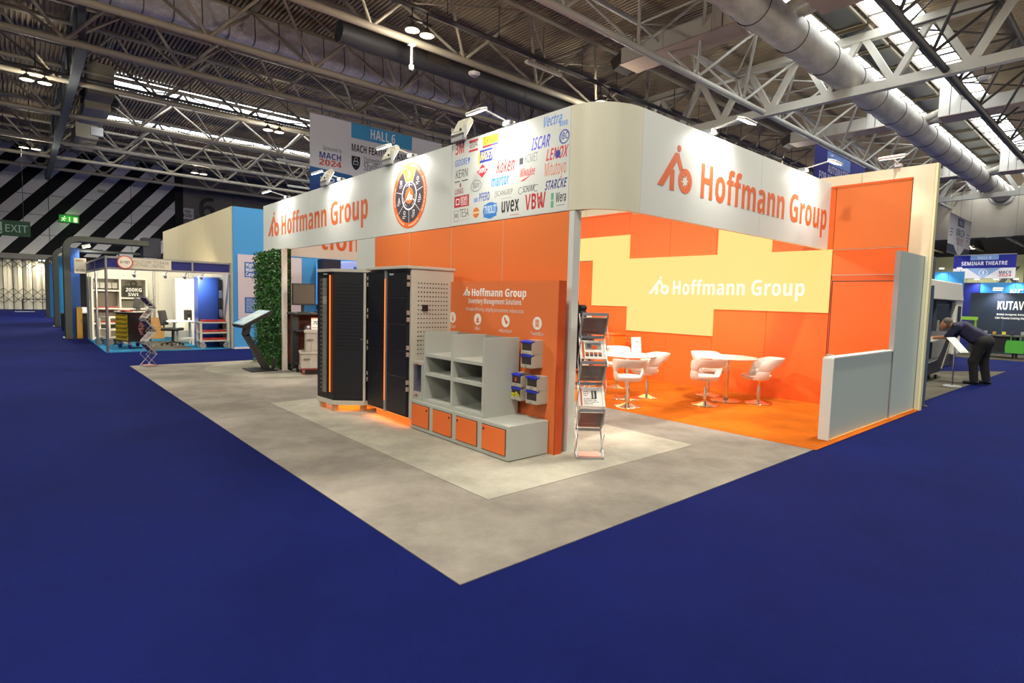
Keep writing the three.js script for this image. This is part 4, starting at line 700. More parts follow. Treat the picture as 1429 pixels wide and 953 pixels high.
// tilted touch-screen kiosk
{
  const k = thing('touch_kiosk', 'dark kiosk with a tilted touch screen in front of the hedge', 'kiosk', [1.86, 0.012, -9.45], -Math.PI / 2);
  part(k, 'base_plate', RB(0.62, 0.02, 0.5, 0.006), M('#1c1a1a', 0.5), [0, 0.01, 0]);
  beamMesh(k, 'leg', [0, 0.02, -0.12], [0, 0.72, 0.26], 0.16, 0.1, M('#2b2727', 0.45)); beamMesh(k, 'neck', [0, 0.7, 0.27], [0, 0.93, 0.22], 0.16, 0.1, M('#3a3634', 0.45)); 
  const h = part(k, 'screen_housing', RB(0.72, 0.07, 0.62, 0.01), M('#1b1a1c', 0.4), [-0.05, 1.03, 0.12], [0.5, 0, 0]);
  part(h, 'screen', B(0.66, 0.004, 0.56), (() => { const m = printed(0.66, 0.56, 500, (x, w, hh) => { rect(x, '#a9c2c9', 0, 0, w, hh); x.fillStyle = '#c3cdc4'; x.beginPath(); x.ellipse(0.4, 0.3, 0.18, 0.2, 0.6, 0, 7); x.fill(); x.fillStyle = '#9fb9bf'; x.beginPath(); x.ellipse(0.4, 0.33, 0.09, 0.11, 0.6, 0, 7); x.fill(); rect(x, '#8fb4c6', 0, 0.4, 0.2, 0.16); }); m.emissive = new THREE.Color('#ffffff'); m.emissiveMap = m.map; m.emissiveIntensity = 0.35; m.roughness = 0.15; return m; })(), [0, 0.036, 0]);
  part(k, 'cable_bracket', B(0.08, 0.25, 0.04), M('#3a3632', 0.5), [0.2, 0.13, -0.2], [0, 0, -0.3]);
}
// leafy wall with its white post
{
  const hgt = 2.46, w = thing('hedge_wall', 'artificial leaf hedge covering the wall under the far end of the left name board', 'hedge', [2.33, 0, -9.28], 0);
  part(w, 'backing', B(0.12, hgt, 1.72), M('#141a0c', 0.9), [0.04, hgt / 2, -0.86]);
  const leaf = new THREE.BufferGeometry(); leaf.setAttribute('position', new THREE.Float32BufferAttribute([0, 0, 0, -0.019, 0.024, 0.006, 0, 0.055, 0, 0, 0, 0, 0, 0.055, 0, 0.019, 0.024, 0.006], 3)); leaf.computeVertexNormals();
  const N = 9000, im = new THREE.InstancedMesh(leaf, new THREE.MeshStandardMaterial({ color: '#ffffff', roughness: 0.45, side: THREE.DoubleSide }), N), o = new THREE.Object3D(), col = new THREE.Color();
  for (let i = 0; i < N; i++) {
    const end = i % 6 === 0; o.position.set(end ? rr(-0.12, 0.06) : rr(-0.13, -0.01), rr(0.0, hgt - 0.02), end ? rr(-0.02, 0.06) : rr(-1.74, 0.05)); o.rotation.set(rr(-1.2, 1.2), rr(0, 6.28), rr(-2.4, 2.4)); o.scale.setScalar(rr(0.6, 1.25)); o.updateMatrix(); im.setMatrixAt(i, o.matrix);
    col.setRGB(rr(0.02, 0.06), rr(0.07, 0.2), rr(0.01, 0.03)); im.setColorAt(i, col);
  }
  im.name = 'leaves'; im.userData.kind = 'stuff'; w.add(im);
  const p = thing('partition_post', 'slim white post at the near edge of the leaf hedge', 'post', [2.25, 0.01, -9.15], 0); part(p, 'post', RB(0.09, 2.44, 0.08, 0.006), M('#e8dcd4', 0.5), [0, 1.22, 0]); part(p, 'foot', B(0.1, 0.02, 0.1), mGreyWhite, [0, 0.01, 0]);
}
// tub chairs and round tables
function ribbon(bottom, top, radius, th, T, n) {                      // a bent, rounded strip around a vertical axis, angle 0 = back
  const pos = [], idx = [], K = 10;
  for (let i = 0; i <= n; i++) {
    const t = -T + 2 * T * i / n, b = bottom(t), u = Math.max(top(t), b + 0.012);
    for (let k = 0; k < K; k++) {
      const q = k < K / 2 ? k / (K / 2 - 1) : 1 - (k - K / 2) / (K / 2 - 1), e = 1 - Math.pow(Math.abs(2 * q - 1), 4) * 0.7, y = b + (u - b) * q, r = radius(y, t) + (k < K / 2 ? 0.5 : -0.5) * th * e;
      pos.push(r * Math.sin(t), y, -r * Math.cos(t));
    }
    if (i) for (let k = 0; k < K; k++) { const a = (i - 1) * K + k, b2 = (i - 1) * K + (k + 1) % K, c = a + K, d = b2 + K; idx.push(a, b2, c, b2, d, c); }
  }
  for (const base of [0, n * K]) for (let k = 1; k < K - 1; k++) base ? idx.push(base, base + k, base + k + 1) : idx.push(base, base + k + 1, base + k);
  const g = new THREE.BufferGeometry(); g.setAttribute('position', new THREE.Float32BufferAttribute(pos, 3)); g.setIndex(idx); g.computeVertexNormals(); return g;
}
const mShell = M('#ddd5cf', 0.3), mChromeW = M('#e3ddd6', 0.1, 1);
function makeChair(label) {
  const c = thing('tub_chair', label, 'chair', [0, 0, 0], 0, 'white tub chairs in the orange lounge');
  const smooth = (a, b, x) => { const t = Math.min(1, Math.max(0, (x - a) / (b - a))); return t * t * (3 - 2 * t); };
  const rad = (y, t) => (0.188 + 0.066 * Math.pow(Math.max(0, (y - 0.38) / 0.35), 0.8)) * (1 + 0.04 * Math.cos(t)), T = 1.95;
  const crest = (t) => 0.735 - 0.045 * smooth(1.0, T, Math.abs(t)), shut = (t) => smooth(0.8, 1.05, Math.abs(t));
  const mid = 0.53, lo = (t) => 0.455 + (mid - 0.455) * shut(t), hi = (t) => 0.605 + (mid - 0.605) * shut(t) - 0.004;
  const sh = mergeGeometries([ribbon(() => 0.385, lo, rad, 0.026, T, 60), ribbon(hi, crest, rad, 0.026, T, 60)]), sp = sh.attributes.position;
  for (let i = 0; i < sp.count; i++) sp.setZ(i, sp.getZ(i) + 0.17 * (0.735 - sp.getY(i)) / 0.355 - 0.09);
  sh.computeVertexNormals(); part(c, 'shell', sh, mShell);
  part(c, 'seat', lathe([[0.001, 0.375], [0.12, 0.38], [0.17, 0.405], [0.195, 0.44], [0.19, 0.455], [0.15, 0.445], [0.001, 0.44]], 40), mShell, [0, 0, 0.07]).scale.set(1.1, 1, 1.08);
  part(c, 'column', lathe([[0.001, 0.03], [0.036, 0.03], [0.036, 0.06], [0.027, 0.065], [0.027, 0.26], [0.02, 0.265], [0.02, 0.375], [0.06, 0.38], [0.001, 0.385]], 24), mChromeW);
  part(c, 'base', lathe([[0.001, 0], [0.2, 0], [0.205, 0.006], [0.19, 0.014], [0.12, 0.026], [0.05, 0.05], [0.001, 0.055]], 40), mChromeW);
  return c;
}
const chairSpots = [
  [5.06, -2.75, 2.35, 'white tub chair nearest the brochure rack, back to the camera, at the left round table'],
  [6.02, -3.1, -2.2, 'white tub chair right of the left round table, partly behind the tabletop'],
  [6.42, -4.05, -0.7, 'white tub chair at the back of the lounge, behind the left round table'],
  [5.72, -4.45, 1.2, 'white tub chair half hidden left of the zigzag brochure rack'],
  [6.2, -2.15, 2.5, 'white tub chair with its back to the camera at the right round table'],
  [7.1, -2.62, -0.5, 'white tub chair behind the right round table facing the camera'],
  [7.1, -1.74, -2.45, 'white tub chair seen side-on at the right of the right round table'],
];
const chair0 = makeChair(chairSpots[0][3]);
// rotation: the chair's back is at local -z, so the back looks along (-sin, -cos)
chairSpots.forEach(([x, z, a, l], i) => { if (!i) { chair0.position.set(x, 0.011, z); chair0.rotation.y = a; } else copyOf(chair0, [x, 0.011, z], a, l); });
function roundTable(x, z, label) {
  const t = thing('round_table', label, 'table', [x, 0.011, z]);
  part(t, 'tabletop', lathe([[0.001, 0.685], [0.4, 0.69], [0.445, 0.7], [0.445, 0.715], [0.001, 0.715]], 56), M('#f0e6e0', 0.25)); part(t, 'column', lathe([[0.001, 0.02], [0.045, 0.03], [0.034, 0.06], [0.034, 0.66], [0.1, 0.685], [0.001, 0.686]], 24), mChromeW); part(t, 'base', lathe([[0.001, 0], [0.235, 0], [0.24, 0.006], [0.225, 0.014], [0.1, 0.024], [0.001, 0.03]], 44), mChromeW);
}
roundTable(5.62, -3.2, 'left round white table carrying the small upright card'); roundTable(6.86, -2.16, 'right round white table in front of the plain orange wall'); roundTable(6.2, -4.6, 'rear white round table mostly hidden behind the brochure rack');
{
  const s = thing('table_card', 'small white upright card in a holder on the left round table', 'sign', [5.55, 0.727, -3.0], -0.7);
  part(s, 'card', B(0.15, 0.29, 0.004), printed(0.15, 0.29, 800, (x, w, h) => { rect(x, '#f4efec', 0, 0, w, h); x.strokeStyle = '#5a5a62'; x.lineWidth = 0.012; x.beginPath(); x.moveTo(0.05, 0.08); x.lineTo(0.1, 0.06); x.lineTo(0.07, 0.12); x.stroke(); rect(x, '#8a8a92', 0.04, 0.17, 0.07, 0.012); rect(x, '#b0aeb2', 0.05, 0.22, 0.05, 0.03); }), [0, 0.145, 0], [-0.12, 0, 0.06]); part(s, 'foot', B(0.16, 0.008, 0.07), mSilver, [0, 0.004, 0]);
}
// store shelf and boxes at the back of the lounge
{
  const s = thing('tool_trolley', 'dark open tool rack against the orange wall behind the brochure rack', 'rack', [7.35, 0.011, -5.75], -Math.PI / 2);
  for (const a of [-0.4, 0.4]) for (const b of [-0.2, 0.2]) part(s, 'upright', B(0.04, 1.05, 0.04), mDark, [a, 0.525, b]);
  for (const y of [0.15, 0.45, 0.75, 1.03]) part(s, 'shelf_board', B(0.84, 0.03, 0.44), mDark, [0, y, 0]);
  const b = (x, y, w, h, l, c) => { const o = thing('tool_case', l, 'case', [7.35, 0.011 + y, x], -Math.PI / 2, undefined); part(o, 'body', RB(w, h, 0.3, 0.01), M(c, 0.45), [0, h / 2, 0.03]); part(o, 'handle', RB(w * 0.4, 0.02, 0.02, 0.005), mDark, [0, h * 0.7, 0.19]); };
  b(-5.95, 0.466, 0.32, 0.14, 'orange tool case on the second shelf of the dark rack', '#e8581c'); b(-5.6, 0.766, 0.3, 0.12, 'orange tool case on the third shelf of the dark rack', '#ea6424'); b(-5.75, 1.046, 0.3, 0.2, 'pale tool case on top of the dark rack', '#e0cfc6');
  const o = thing('waste_bin', 'bright orange box standing against the lounge wall right of the dark rack', 'bin', [7.3, 0.011, -4.95], -Math.PI / 2); part(o, 'body', RB(0.5, 0.88, 0.4, 0.015), M('#f26a1e', 0.45), [0, 0.44, 0]); part(o, 'lid', RB(0.52, 0.04, 0.42, 0.01), M('#e85a14', 0.45), [0, 0.9, 0]); part(o, 'latch', B(0.08, 0.04, 0.02), mDark, [0, 0.75, 0.21]);
}
{
  const j = thing('padded_jacket', 'dark quilted jacket hanging on the inner side of the partition end post', 'jacket', [2.73, 0, -1.78]);
  const g = new THREE.CylinderGeometry(1, 1, 0.68, 40, 60), p = g.attributes.position;
  for (let i = 0; i < p.count; i++) { const y = p.getY(i), v = y / 0.68 + 0.5, r = (0.92 + 0.1 * Math.abs(Math.sin(v * Math.PI * 11))) * (0.75 + 0.45 * Math.sin(Math.min(1, v * 1.1) * 2.6)); p.setX(i, p.getX(i) * 0.085 * r); p.setZ(i, p.getZ(i) * 0.2 * r); }
  g.computeVertexNormals(); part(j, 'body', g, M('#1e1a1e', 0.55), [0, 1.18, 0]); part(j, 'collar', lathe([[0.06, 0], [0.075, 0.03], [0.07, 0.07], [0.055, 0.07], [0.05, 0]], 20), M('#19161a', 0.6), [0, 1.49, 0]); part(j, 'hook', B(0.22, 0.02, 0.02), mSilver, [-0.1, 1.58, 0]);
}
// work bench with monitor, crates on a dolly
{
  const b = thing('work_bench', 'dark steel work bench on castors carrying a monitor, under the left opening', 'bench', [2.78, 0.011, -8.95], 0);
  const m = M('#2f2f33', 0.5);
  for (const x of [-0.42, 0.42]) part(b, 'upright', B(0.12, 1.12, 0.1), m, [x, 0.62, 0.05]);
  part(b, 'worktop', RB(1.0, 0.04, 0.5, 0.008), m, [0, 1.16, 0]); part(b, 'shelf_board', B(0.9, 0.03, 0.45), m, [0, 0.82, 0]); part(b, 'shelf_board', B(0.9, 0.03, 0.45), m, [0, 0.16, 0]); part(b, 'back_panel', B(0.9, 0.95, 0.02), M('#5c2a22', 0.6), [0, 0.65, -0.22]);
  for (const x of [-0.42, 0.42]) for (const z of [-0.18, 0.2]) part(b, 'castor', CY(0.045, 0.045, 0.03, 16), mBlack, [x, 0.045, z], [0, 0, Math.PI / 2]);
  part(b, 'sample_part', CY(0.03, 0.04, 0.1, 12), M('#b8252c', 0.4), [-0.1, 0.885, 0.1]); part(b, 'sample_part', SP(0.06), mSilver, [-0.18, 0.87, 0.12]);
  const t = thing('monitor', 'dark square monitor on a stand on the work bench', 'monitor', [2.52, 1.191, -8.85], 0.0); part(t, 'stand', merge([gBox(0.2, 0.015, 0.16, 0, 0.008, 0), gBox(0.05, 0.25, 0.04, 0, 0.12, -0.05)]), mBlack); part(t, 'bezel', RB(0.46, 0.43, 0.04, 0.006), mBlack, [0, 0.36, 0]); part(t, 'screen', B(0.42, 0.38, 0.004), M('#5a544c', 0.25), [0, 0.365, 0.021]);
  const k = thing('keyboard', 'dark keyboard lying on the work bench beside the monitor', 'keyboard', [2.9, 1.191, -8.8], 0.2); part(k, 'body', RB(0.34, 0.02, 0.13, 0.006), mBlack, [0, 0.012, 0]); part(k, 'keys', B(0.32, 0.006, 0.11), M('#333338', 0.6), [0, 0.024, 0]);
  const q = thing('price_card', 'white card with orange edge leaning on the bench shelf above the crates', 'sign', [2.72, 0.846, -8.72], -0.4); part(q, 'card', B(0.18, 0.25, 0.005), printed(0.18, 0.25, 600, (x, w, h) => { rect(x, '#f4f0ec', 0, 0, w, h); rect(x, '#d9602c', 0, 0, w, 0.02); say(x, '70€', 0.02, 0.14, 0.07, { color: '#222', italic: true }); rect(x, '#c98a72', 0.02, 0.2, 0.14, 0.015); }), [0, 0.125, 0], [-0.15, 0, 0]); part(q, 'foot', B(0.16, 0.006, 0.06), mSilver, [0, 0.003, -0.01]);
  const d = thing('dolly', 'low red-wheeled dolly under the grey crates', 'dolly', [2.62, 0.011, -8.42], -0.3); part(d, 'deck', B(0.62, 0.03, 0.42), M('#7c2a22', 0.5), [0, 0.115, 0]);
  for (const x of [-0.26, 0.26]) for (const z of [-0.16, 0.16]) { part(d, 'castor', CY(0.048, 0.048, 0.03, 18), M('#b04430', 0.5), [x, 0.048, z], [0, 0, Math.PI / 2]); part(d, 'fork', B(0.05, 0.06, 0.06), mSilver, [x, 0.085, z]); }
  const crate = (y, w, h, dd, l) => { const c = thing('crate', l, 'crate', [2.62, y, -8.42], -0.3, undefined), mm = M('#b3aaa0', 0.55); part(c, 'body', merge([gBox(w, 0.02, dd, 0, 0.01, 0), gBox(w, h, 0.02, 0, h / 2, dd / 2), gBox(w, h, 0.02, 0, h / 2, -dd / 2), gBox(0.02, h, dd, w / 2, h / 2, 0), gBox(0.02, h, dd, -w / 2, h / 2, 0)]), mm); part(c, 'rim', merge([gBox(w + 0.05, 0.035, 0.03, 0, h - 0.03, dd / 2 + 0.012), gBox(w + 0.05, 0.035, 0.03, 0, h - 0.03, -dd / 2 - 0.012), gBox(0.03, 0.035, dd, w / 2 + 0.012, h - 0.03, 0), gBox(0.03, 0.035, dd, -w / 2 - 0.012, h - 0.03, 0)]), mm); for (const x of [-w / 4, 0, w / 4]) part(c, 'rib', B(0.02, h - 0.06, 0.02), mm, [x, h / 2 - 0.03, dd / 2 + 0.012]); part(c, 'handle', B(0.12, 0.03, 0.025), M('#7c746a', 0.6), [-w / 3, h * 0.55, dd / 2 + 0.015]); };
  crate(0.142, 0.6, 0.32, 0.4, 'large grey stacking crate, lower one on the dolly'); crate(0.464, 0.42, 0.4, 0.32, 'tall grey stacking crate on top of the larger one');
}
// ---------- storage booth across the aisle ----------
const mBoothWhite = M('#e9e6da', 0.6), mNavy = M('#1b2170', 0.5), mSkyBlue = M('#3f93d2', 0.6);
solo('carpet', 'light blue carpet of the small storage booth', 'carpet', flat([[-0.18, -14.42], [2.66, -14.42], [2.66, -19.5], [-0.18, -19.5]], 0.01), carpet('#4aa6e0', 0.4));
solo('mat', 'dark grey striped mat on the light blue booth carpet', 'mat', flat([[0.85, -14.6], [1.75, -14.6], [1.75, -17.6], [0.85, -17.6]], 0.006), M('#5a564c', 0.95), [0, 0.0105, 0]);
{
  const b = thing('shell_booth', 'small white shell-scheme booth with a navy header band and aluminium posts', 'booth', [-0.15, 0, -14.45], 0);
  for (let i = 0; i < 3; i++) part(b, 'wall_panel', B(0.93, 2.3, 0.04), mBoothWhite, [0.465 + 0.935 * i, 1.15, -4.95]);
  for (let i = 0; i < 5; i++) part(b, 'wall_panel', B(0.04, 2.3, 0.97), mBoothWhite, [2.8, 1.15, -0.5 - 0.99 * i]);
  for (const [x, z] of [[0, 0], [2.78, 0], [0, -2.35], [0, -4.93], [1.75, -4.9], [2.78, -4.9]]) part(b, 'post', CY(0.03, 0.03, 2.36, 12), mAlu, [x, 1.18, z]);
  for (const [y, h] of [[2.33, 0.05], [2.06, 0.05]]) { part(b, 'header_rail', B(2.82, h, 0.05), mAlu, [1.39, y, 0]); part(b, 'header_rail', B(0.05, h, 4.9), mAlu, [0, y, -2.45]); }
  part(b, 'header_band', B(2.74, 0.23, 0.02), mNavy, [1.39, 2.195, 0.0]); part(b, 'header_band', B(0.02, 0.23, 4.85), mNavy, [0, 2.195, -2.45]); part(b, 'header_post', B(0.04, 0.3, 0.05), mAlu, [1.86, 2.2, 0.01]);
  part(b, 'name_plate', B(1.05, 0.25, 0.02), printed(1.05, 0.25, 500, (x, w, h) => { rect(x, '#d8d0bc', 0, 0, w, h); say(x, 'POLSTORE STORAGE', 0.22, 0.11, 0.075, { color: '#6f685c', weight: 'normal', width: 0.78 }); say(x, 'SYSTEMS LIMITED', 0.22, 0.2, 0.075, { color: '#6f685c', weight: 'normal', width: 0.68 }); }), [0.85, 2.2, 0.03]);
  const d = part(b, 'number_disc', CY(0.165, 0.165, 0.02, 40), M('#d2492e', 0.5), [0.385, 2.22, 0.05], [Math.PI / 2, 0, 0]); part(d, 'disc_face', CY(0.14, 0.14, 0.024, 40), M('#e6dece', 0.5), [0, 0.001, 0]); part(b, 'disc_number', letters('6-101', 0.07, 0.19, 0.004, REGULAR), M('#6f685c', 0.6), [0.285, 2.19, 0.064]);
  for (const x of [0.62, 1.3, 1.75, 2.15]) { const s = part(b, 'spotlight', CY(0.045, 0.035, 0.14, 16), mWhite, [x, 1.93, -0.35], [0.9, 0, 0.3]); part(s, 'lens', CY(0.034, 0.034, 0.006, 16), glow('#fff4d8', 6), [0, -0.072, 0]); barMesh(b, 'spot_arm', [x, 2.05, -0.02], [x, 1.97, -0.33], 0.01, mSilver); spot(b, [x, 1.87, -0.45], [x + 0.1, 0.9, -3.6], '#fff0cf', x > 2 ? 4 : 10, 1.15, 0.6, 3); }
  const sd = part(b, 'side_sign', RB(0.3, 0.46, 0.03, 0.01), M('#d9d0ba', 0.5), [-0.16, 2.24, -4.95]); part(sd, 'sign_text', letters('6-101', 0.07, 0.2, 0.004, REGULAR), M('#3a3832', 0.6), [-0.1, -0.17, 0.016]); part(sd, 'sign_text', letters('MACH', 0.05, 0.16, 0.004), M('#a0303a', 0.6), [-0.1, 0.13, 0.016]);
}
{
  const s = thing('storage_shelf', 'tall white two-bay shelving unit at the back left of the booth', 'shelf', [0.6, 0.01, -18.9]);
  for (const x of [-0.69, 0, 0.69]) part(s, 'upright', B(0.05, 1.9, 0.5), mBoothWhite, [x, 0.95, 0]);
  for (const x of [-0.345, 0.345]) { part(s, 'back_panel', B(0.64, 1.86, 0.02), M('#8c877c', 0.7), [x, 0.95, -0.22]); for (const y of [0.06, 0.5, 0.95, x < 0 ? 1.5 : 1.28, 1.88]) part(s, 'shelf_board', B(0.64, 0.045, 0.48), mBoothWhite, [x, y, 0]); }
  for (let i = 0; i < 4; i++) part(s, 'mesh_basket', B(0.13, 0.18, 0.02), M('#b7b2a6', 0.6), [-0.57 + i * 0.15, 1.66, 0.1]);
  for (const y of [0.5, 0.95]) part(s, 'red_tray', B(0.56, 0.03, 0.3), M('#c2342c', 0.5), [-0.345, y + 0.04, 0.05]);
  const k = thing('load_sign', 'dark kettlebell-shaped load sign reading 200KG on the booth shelving', 'sign', [0.95, 1.325, -18.68]);
  const q = shapeOf([[-0.27, 0], [0.27, 0], [0.2, 0.36], [-0.2, 0.36]]); part(k, 'weight', extrude(q, 0.03), M('#2f2b26', 0.7), [0, 0, 0]); part(k, 'ring', new THREE.TorusGeometry(0.075, 0.025, 10, 28), M('#2f2b26', 0.7), [0, 0.42, 0.015]);
  part(k, 'lettering', letters('200KG', 0.11, 0.42, 0.004), mWhiteText, [-0.21, 0.17, 0.031]); part(k, 'lettering', letters('SWL', 0.1, 0.3, 0.004), mWhiteText, [-0.15, 0.03, 0.031]);
}
{
  const t = thing('tool_trolley', 'black tool trolley with yellow drawers and a red and silver emblem in the booth', 'trolley', [0.52, 0.02, -15.5], 0.35);
  part(t, 'body', RB(0.56, 0.74, 0.62, 0.01), mBlack, [0, 0.55, 0]); part(t, 'top', RB(0.62, 0.035, 0.68, 0.008), M('#b8b2a4', 0.4), [0, 0.95, 0]);
  for (let i = 0; i < 6; i++) { const d = part(t, 'drawer', RB(0.02, 0.1, 0.56, 0.004), M('#c8a81e', 0.5), [-0.29, 0.26 + i * 0.115, 0]); part(d, 'handle', B(0.014, 0.015, 0.5), mBlack, [-0.012, 0.03, 0]); }
  for (const x of [-0.22, 0.22]) for (const z of [-0.24, 0.24]) { part(t, 'castor', CY(0.06, 0.06, 0.04, 18), mNavy, [x, 0.06, z], [0, 0, Math.PI / 2]); part(t, 'fork', B(0.06, 0.08, 0.07), mSilver, [x, 0.135, z]); }
  part(t, 'emblem', merge([shapeOf([[0, 0.2], [0.07, 0.02], [-0.07, 0.02]]), shapeOf([[-0.08, -0.0], [0.09, -0.02], [0.06, -0.07], [-0.06, -0.06]]), shapeOf([[0, -0.22], [0.05, -0.09], [-0.05, -0.09]])].map((s) => extrude(s, 0.004))), M('#a8605a', 0.4), [0.02, 0.55, 0.311]);
  const m = thing('tablet_screen', 'dark tilted tablet screen on top of the black tool trolley', 'screen', [0.62, 0.988, -15.55], 0.2); part(m, 'screen', RB(0.17, 0.3, 0.03, 0.006), M('#0c0c0e', 0.9), [0, 0.2, 0], [-0.35, 0, -0.25]); part(m, 'stand', RB(0.1, 0.03, 0.1, 0.006), mDark, [-0.02, 0.015, 0]); barMesh(m, 'stem', [-0.02, 0.03, 0], [0, 0.16, -0.02], 0.014, mDark);
  const r = thing('part_tray', 'red part tray lying on the black tool trolley', 'tray', [0.35, 0.988, -15.3], 0.35); part(r, 'tray', RB(0.2, 0.03, 0.26, 0.006), M('#b9322a', 0.5), [0, 0.015, 0]); part(r, 'parts', RB(0.1, 0.02, 0.14, 0.004), M('#d9d0c2', 0.5), [0, 0.04, 0]);
}
function cart(pos, ry, label, w, h, d, trays) {
  const t = thing('service_cart', label, 'cart', pos, ry), m = M('#c9c4b4', 0.45);
  for (const x of [-w / 2, w / 2]) { for (const z of [-d / 2, d / 2]) { part(t, 'upright', RB(0.06, h - 0.2, 0.05, 0.008), m, [x, h / 2 + 0.06, z]); part(t, 'castor', CY(0.075, 0.075, 0.04, 20), M('#8d8a86', 0.5), [x * 0.86, 0.075, z], [Math.PI / 2, 0, 0]); part(t, 'fork', B(0.07, 0.08, 0.06), mSilver, [x * 0.86, 0.16, z]); } }
  for (const y of [0.2, 0.42, h - 0.02]) part(t, 'shelf_board', RB(w, 0.04, d, 0.006), m, [0, y, 0]);
  if (trays) for (const y of [0.24, 0.46, h + 0.02]) for (let i = 0; i < 3; i++) part(t, 'red_tray', RB(w / 3.6, 0.045, d * 0.7, 0.006), M('#c0302c', 0.5), [-w / 3.4 + i * w / 3.4, y + 0.012, 0.02]);
  return t;
}
cart([2.28, 0.01, -14.86], 0, 'pale service cart with rows of red trays in front of the blue cabinet', 0.68, 0.72, 0.4, true);
cart([0.22, 0.01, -16.9], 0.35, 'grey service cart partly hidden behind the black tool trolley', 0.45, 0.78, 0.5, false);
{
  const c = thing('tall_cabinet', 'tall blue-sided cabinet with a pale shutter at the right of the booth', 'cabinet', [2.3, 0.01, -15.55]);
  part(c, 'carcass', RB(0.56, 1.92, 0.5, 0.008), M('#2446a0', 0.35), [0.0, 0.97, 0]); part(c, 'roller_shutter', B(0.02, 1.75, 0.44), M('#efe9da', 0.5), [-0.255, 0.95, 0]); for (let i = 0; i < 14; i++) part(c, 'shutter_slat', B(0.014, 0.11, 0.42), M('#e4ddcc', 0.5), [-0.268, 0.18 + i * 0.122, 0]); part(c, 'top_plate', RB(0.6, 0.03, 0.54, 0.006), M('#4a63a4', 0.4), [0.0, 1.94, 0]);
  const k = thing('tall_cupboard', 'plain white tall cupboard behind the desk in the booth', 'cupboard', [2.05, 0.01, -17.2]); part(k, 'carcass', RB(0.55, 1.92, 0.5, 0.008), mBoothWhite, [0, 0.96, 0]); for (const s of [-1, 1]) part(k, 'door', RB(0.265, 1.84, 0.02, 0.004), M('#f0ecde', 0.5), [s * 0.135, 0.96, 0.255]); part(k, 'handle', B(0.015, 0.16, 0.02), mSilver, [0.03, 1.0, 0.275]);
  const r = thing('hanging_rack', 'dark rack of hanging tools squeezed behind the right booth post', 'rack', [2.56, 0.01, -15.0]); part(r, 'frame', B(0.1, 1.9, 0.05), M('#1b2038', 0.5), [0, 0.95, -0.2]); for (let i = 0; i < 6; i++) part(r, 'tool', RB(0.08, 0.22, 0.05, 0.01), i % 2 ? M('#7d86a6', 0.4) : mDark, [0, 1.75 - i * 0.27, -0.15]);
  const d = thing('desk', 'white desk beside the tall cupboard in the booth', 'desk', [1.72, 0.01, -16.2]); part(d, 'desktop', RB(0.7, 0.04, 0.55, 0.008), M('#f1ece0', 0.4), [0, 0.68, 0]); for (const x of [-0.1, 0.3]) for (const z of [-0.2, 0.22]) part(d, 'leg', B(0.05, 0.66, 0.05), mGreyWhite, [x, 0.33, z]); part(d, 'stretcher', B(0.4, 0.04, 0.03), mGreyWhite, [0.1, 0.2, 0.22]);
  const m = thing('coffee_machine', 'small black machine standing on the white booth desk', 'machine', [1.95, 0.711, -16.25]); part(m, 'body', RB(0.18, 0.3, 0.2, 0.02), mBlack, [0, 0.15, 0]); part(m, 'spout', B(0.06, 0.05, 0.06), mDark, [0, 0.2, 0.12]); part(m, 'cup', CY(0.03, 0.025, 0.07, 14), mWhite, [0, 0.035, 0.15]);
  const o = thing('office_chair', 'black office chair tucked at the white booth desk', 'chair', [1.5, 0.01, -15.95], 1.0);
  part(o, 'seat', RB(0.46, 0.08, 0.44, 0.03), mBlack, [0, 0.46, 0]); part(o, 'backrest', RB(0.42, 0.42, 0.05, 0.02), mBlack, [0, 0.78, -0.24], [-0.2, 0, 0]); part(o, 'column', CY(0.025, 0.03, 0.34, 12), mDark, [0, 0.26, 0]); barMesh(o, 'back_bar', [0, 0.44, -0.2], [0, 0.7, -0.27], 0.02, mDark);
  for (let i = 0; i < 5; i++) { const a = i * 1.2566; barMesh(o, 'base_leg', [0, 0.1, 0], [0.27 * Math.sin(a), 0.07, 0.27 * Math.cos(a)], 0.018, mDark); part(o, 'castor', SP(0.032, 10), mBlack, [0.27 * Math.sin(a), 0.033, 0.27 * Math.cos(a)]); }
  const bx = (p, w, h, d2, l) => { const b = thing('cardboard_box', l, 'box', p, 0.1); part(b, 'box', RB(w, h, d2, 0.005), M('#b98a52', 0.8), [0, h / 2, 0]); part(b, 'tape', B(0.05, 0.004, d2), M('#d8c090', 0.4), [0, h + 0.001, 0]); };
  bx([1.55, 0.01, -18.9], 0.4, 0.36, 0.4, 'large cardboard box on the booth floor, under another box'); bx([1.52, 0.376, -18.9], 0.32, 0.3, 0.34, 'smaller cardboard box stacked on top of the large one');
  const y = thing('cabinet', 'narrow yellow cabinet beside the left side of the booth', 'cabinet', [-0.36, 0.01, -19.7]); part(y, 'carcass', RB(0.14, 0.95, 0.5, 0.006), M('#b8862a', 0.6), [0, 0.48, 0]); part(y, 'door', RB(0.12, 0.8, 0.012, 0.003), M('#c2923a', 0.5), [0, 0.5, 0.256]); part(y, 'handle', B(0.012, 0.1, 0.015), mDark, [0.04, 0.55, 0.268]);
  const z = thing('cabinet', 'black cabinet with a pale sloping lid behind the left booth posts', 'cabinet', [-0.2, 0.01, -20.4]); part(z, 'carcass', RB(0.3, 0.78, 0.5, 0.006), mBlack, [0, 0.39, 0]); part(z, 'lid', RB(0.32, 0.03, 0.56, 0.006), mGreyWhite, [0, 0.84, 0], [0.3, 0, 0]); part(z, 'drawer', B(0.26, 0.2, 0.012), mDark, [0, 0.55, 0.255]);
}
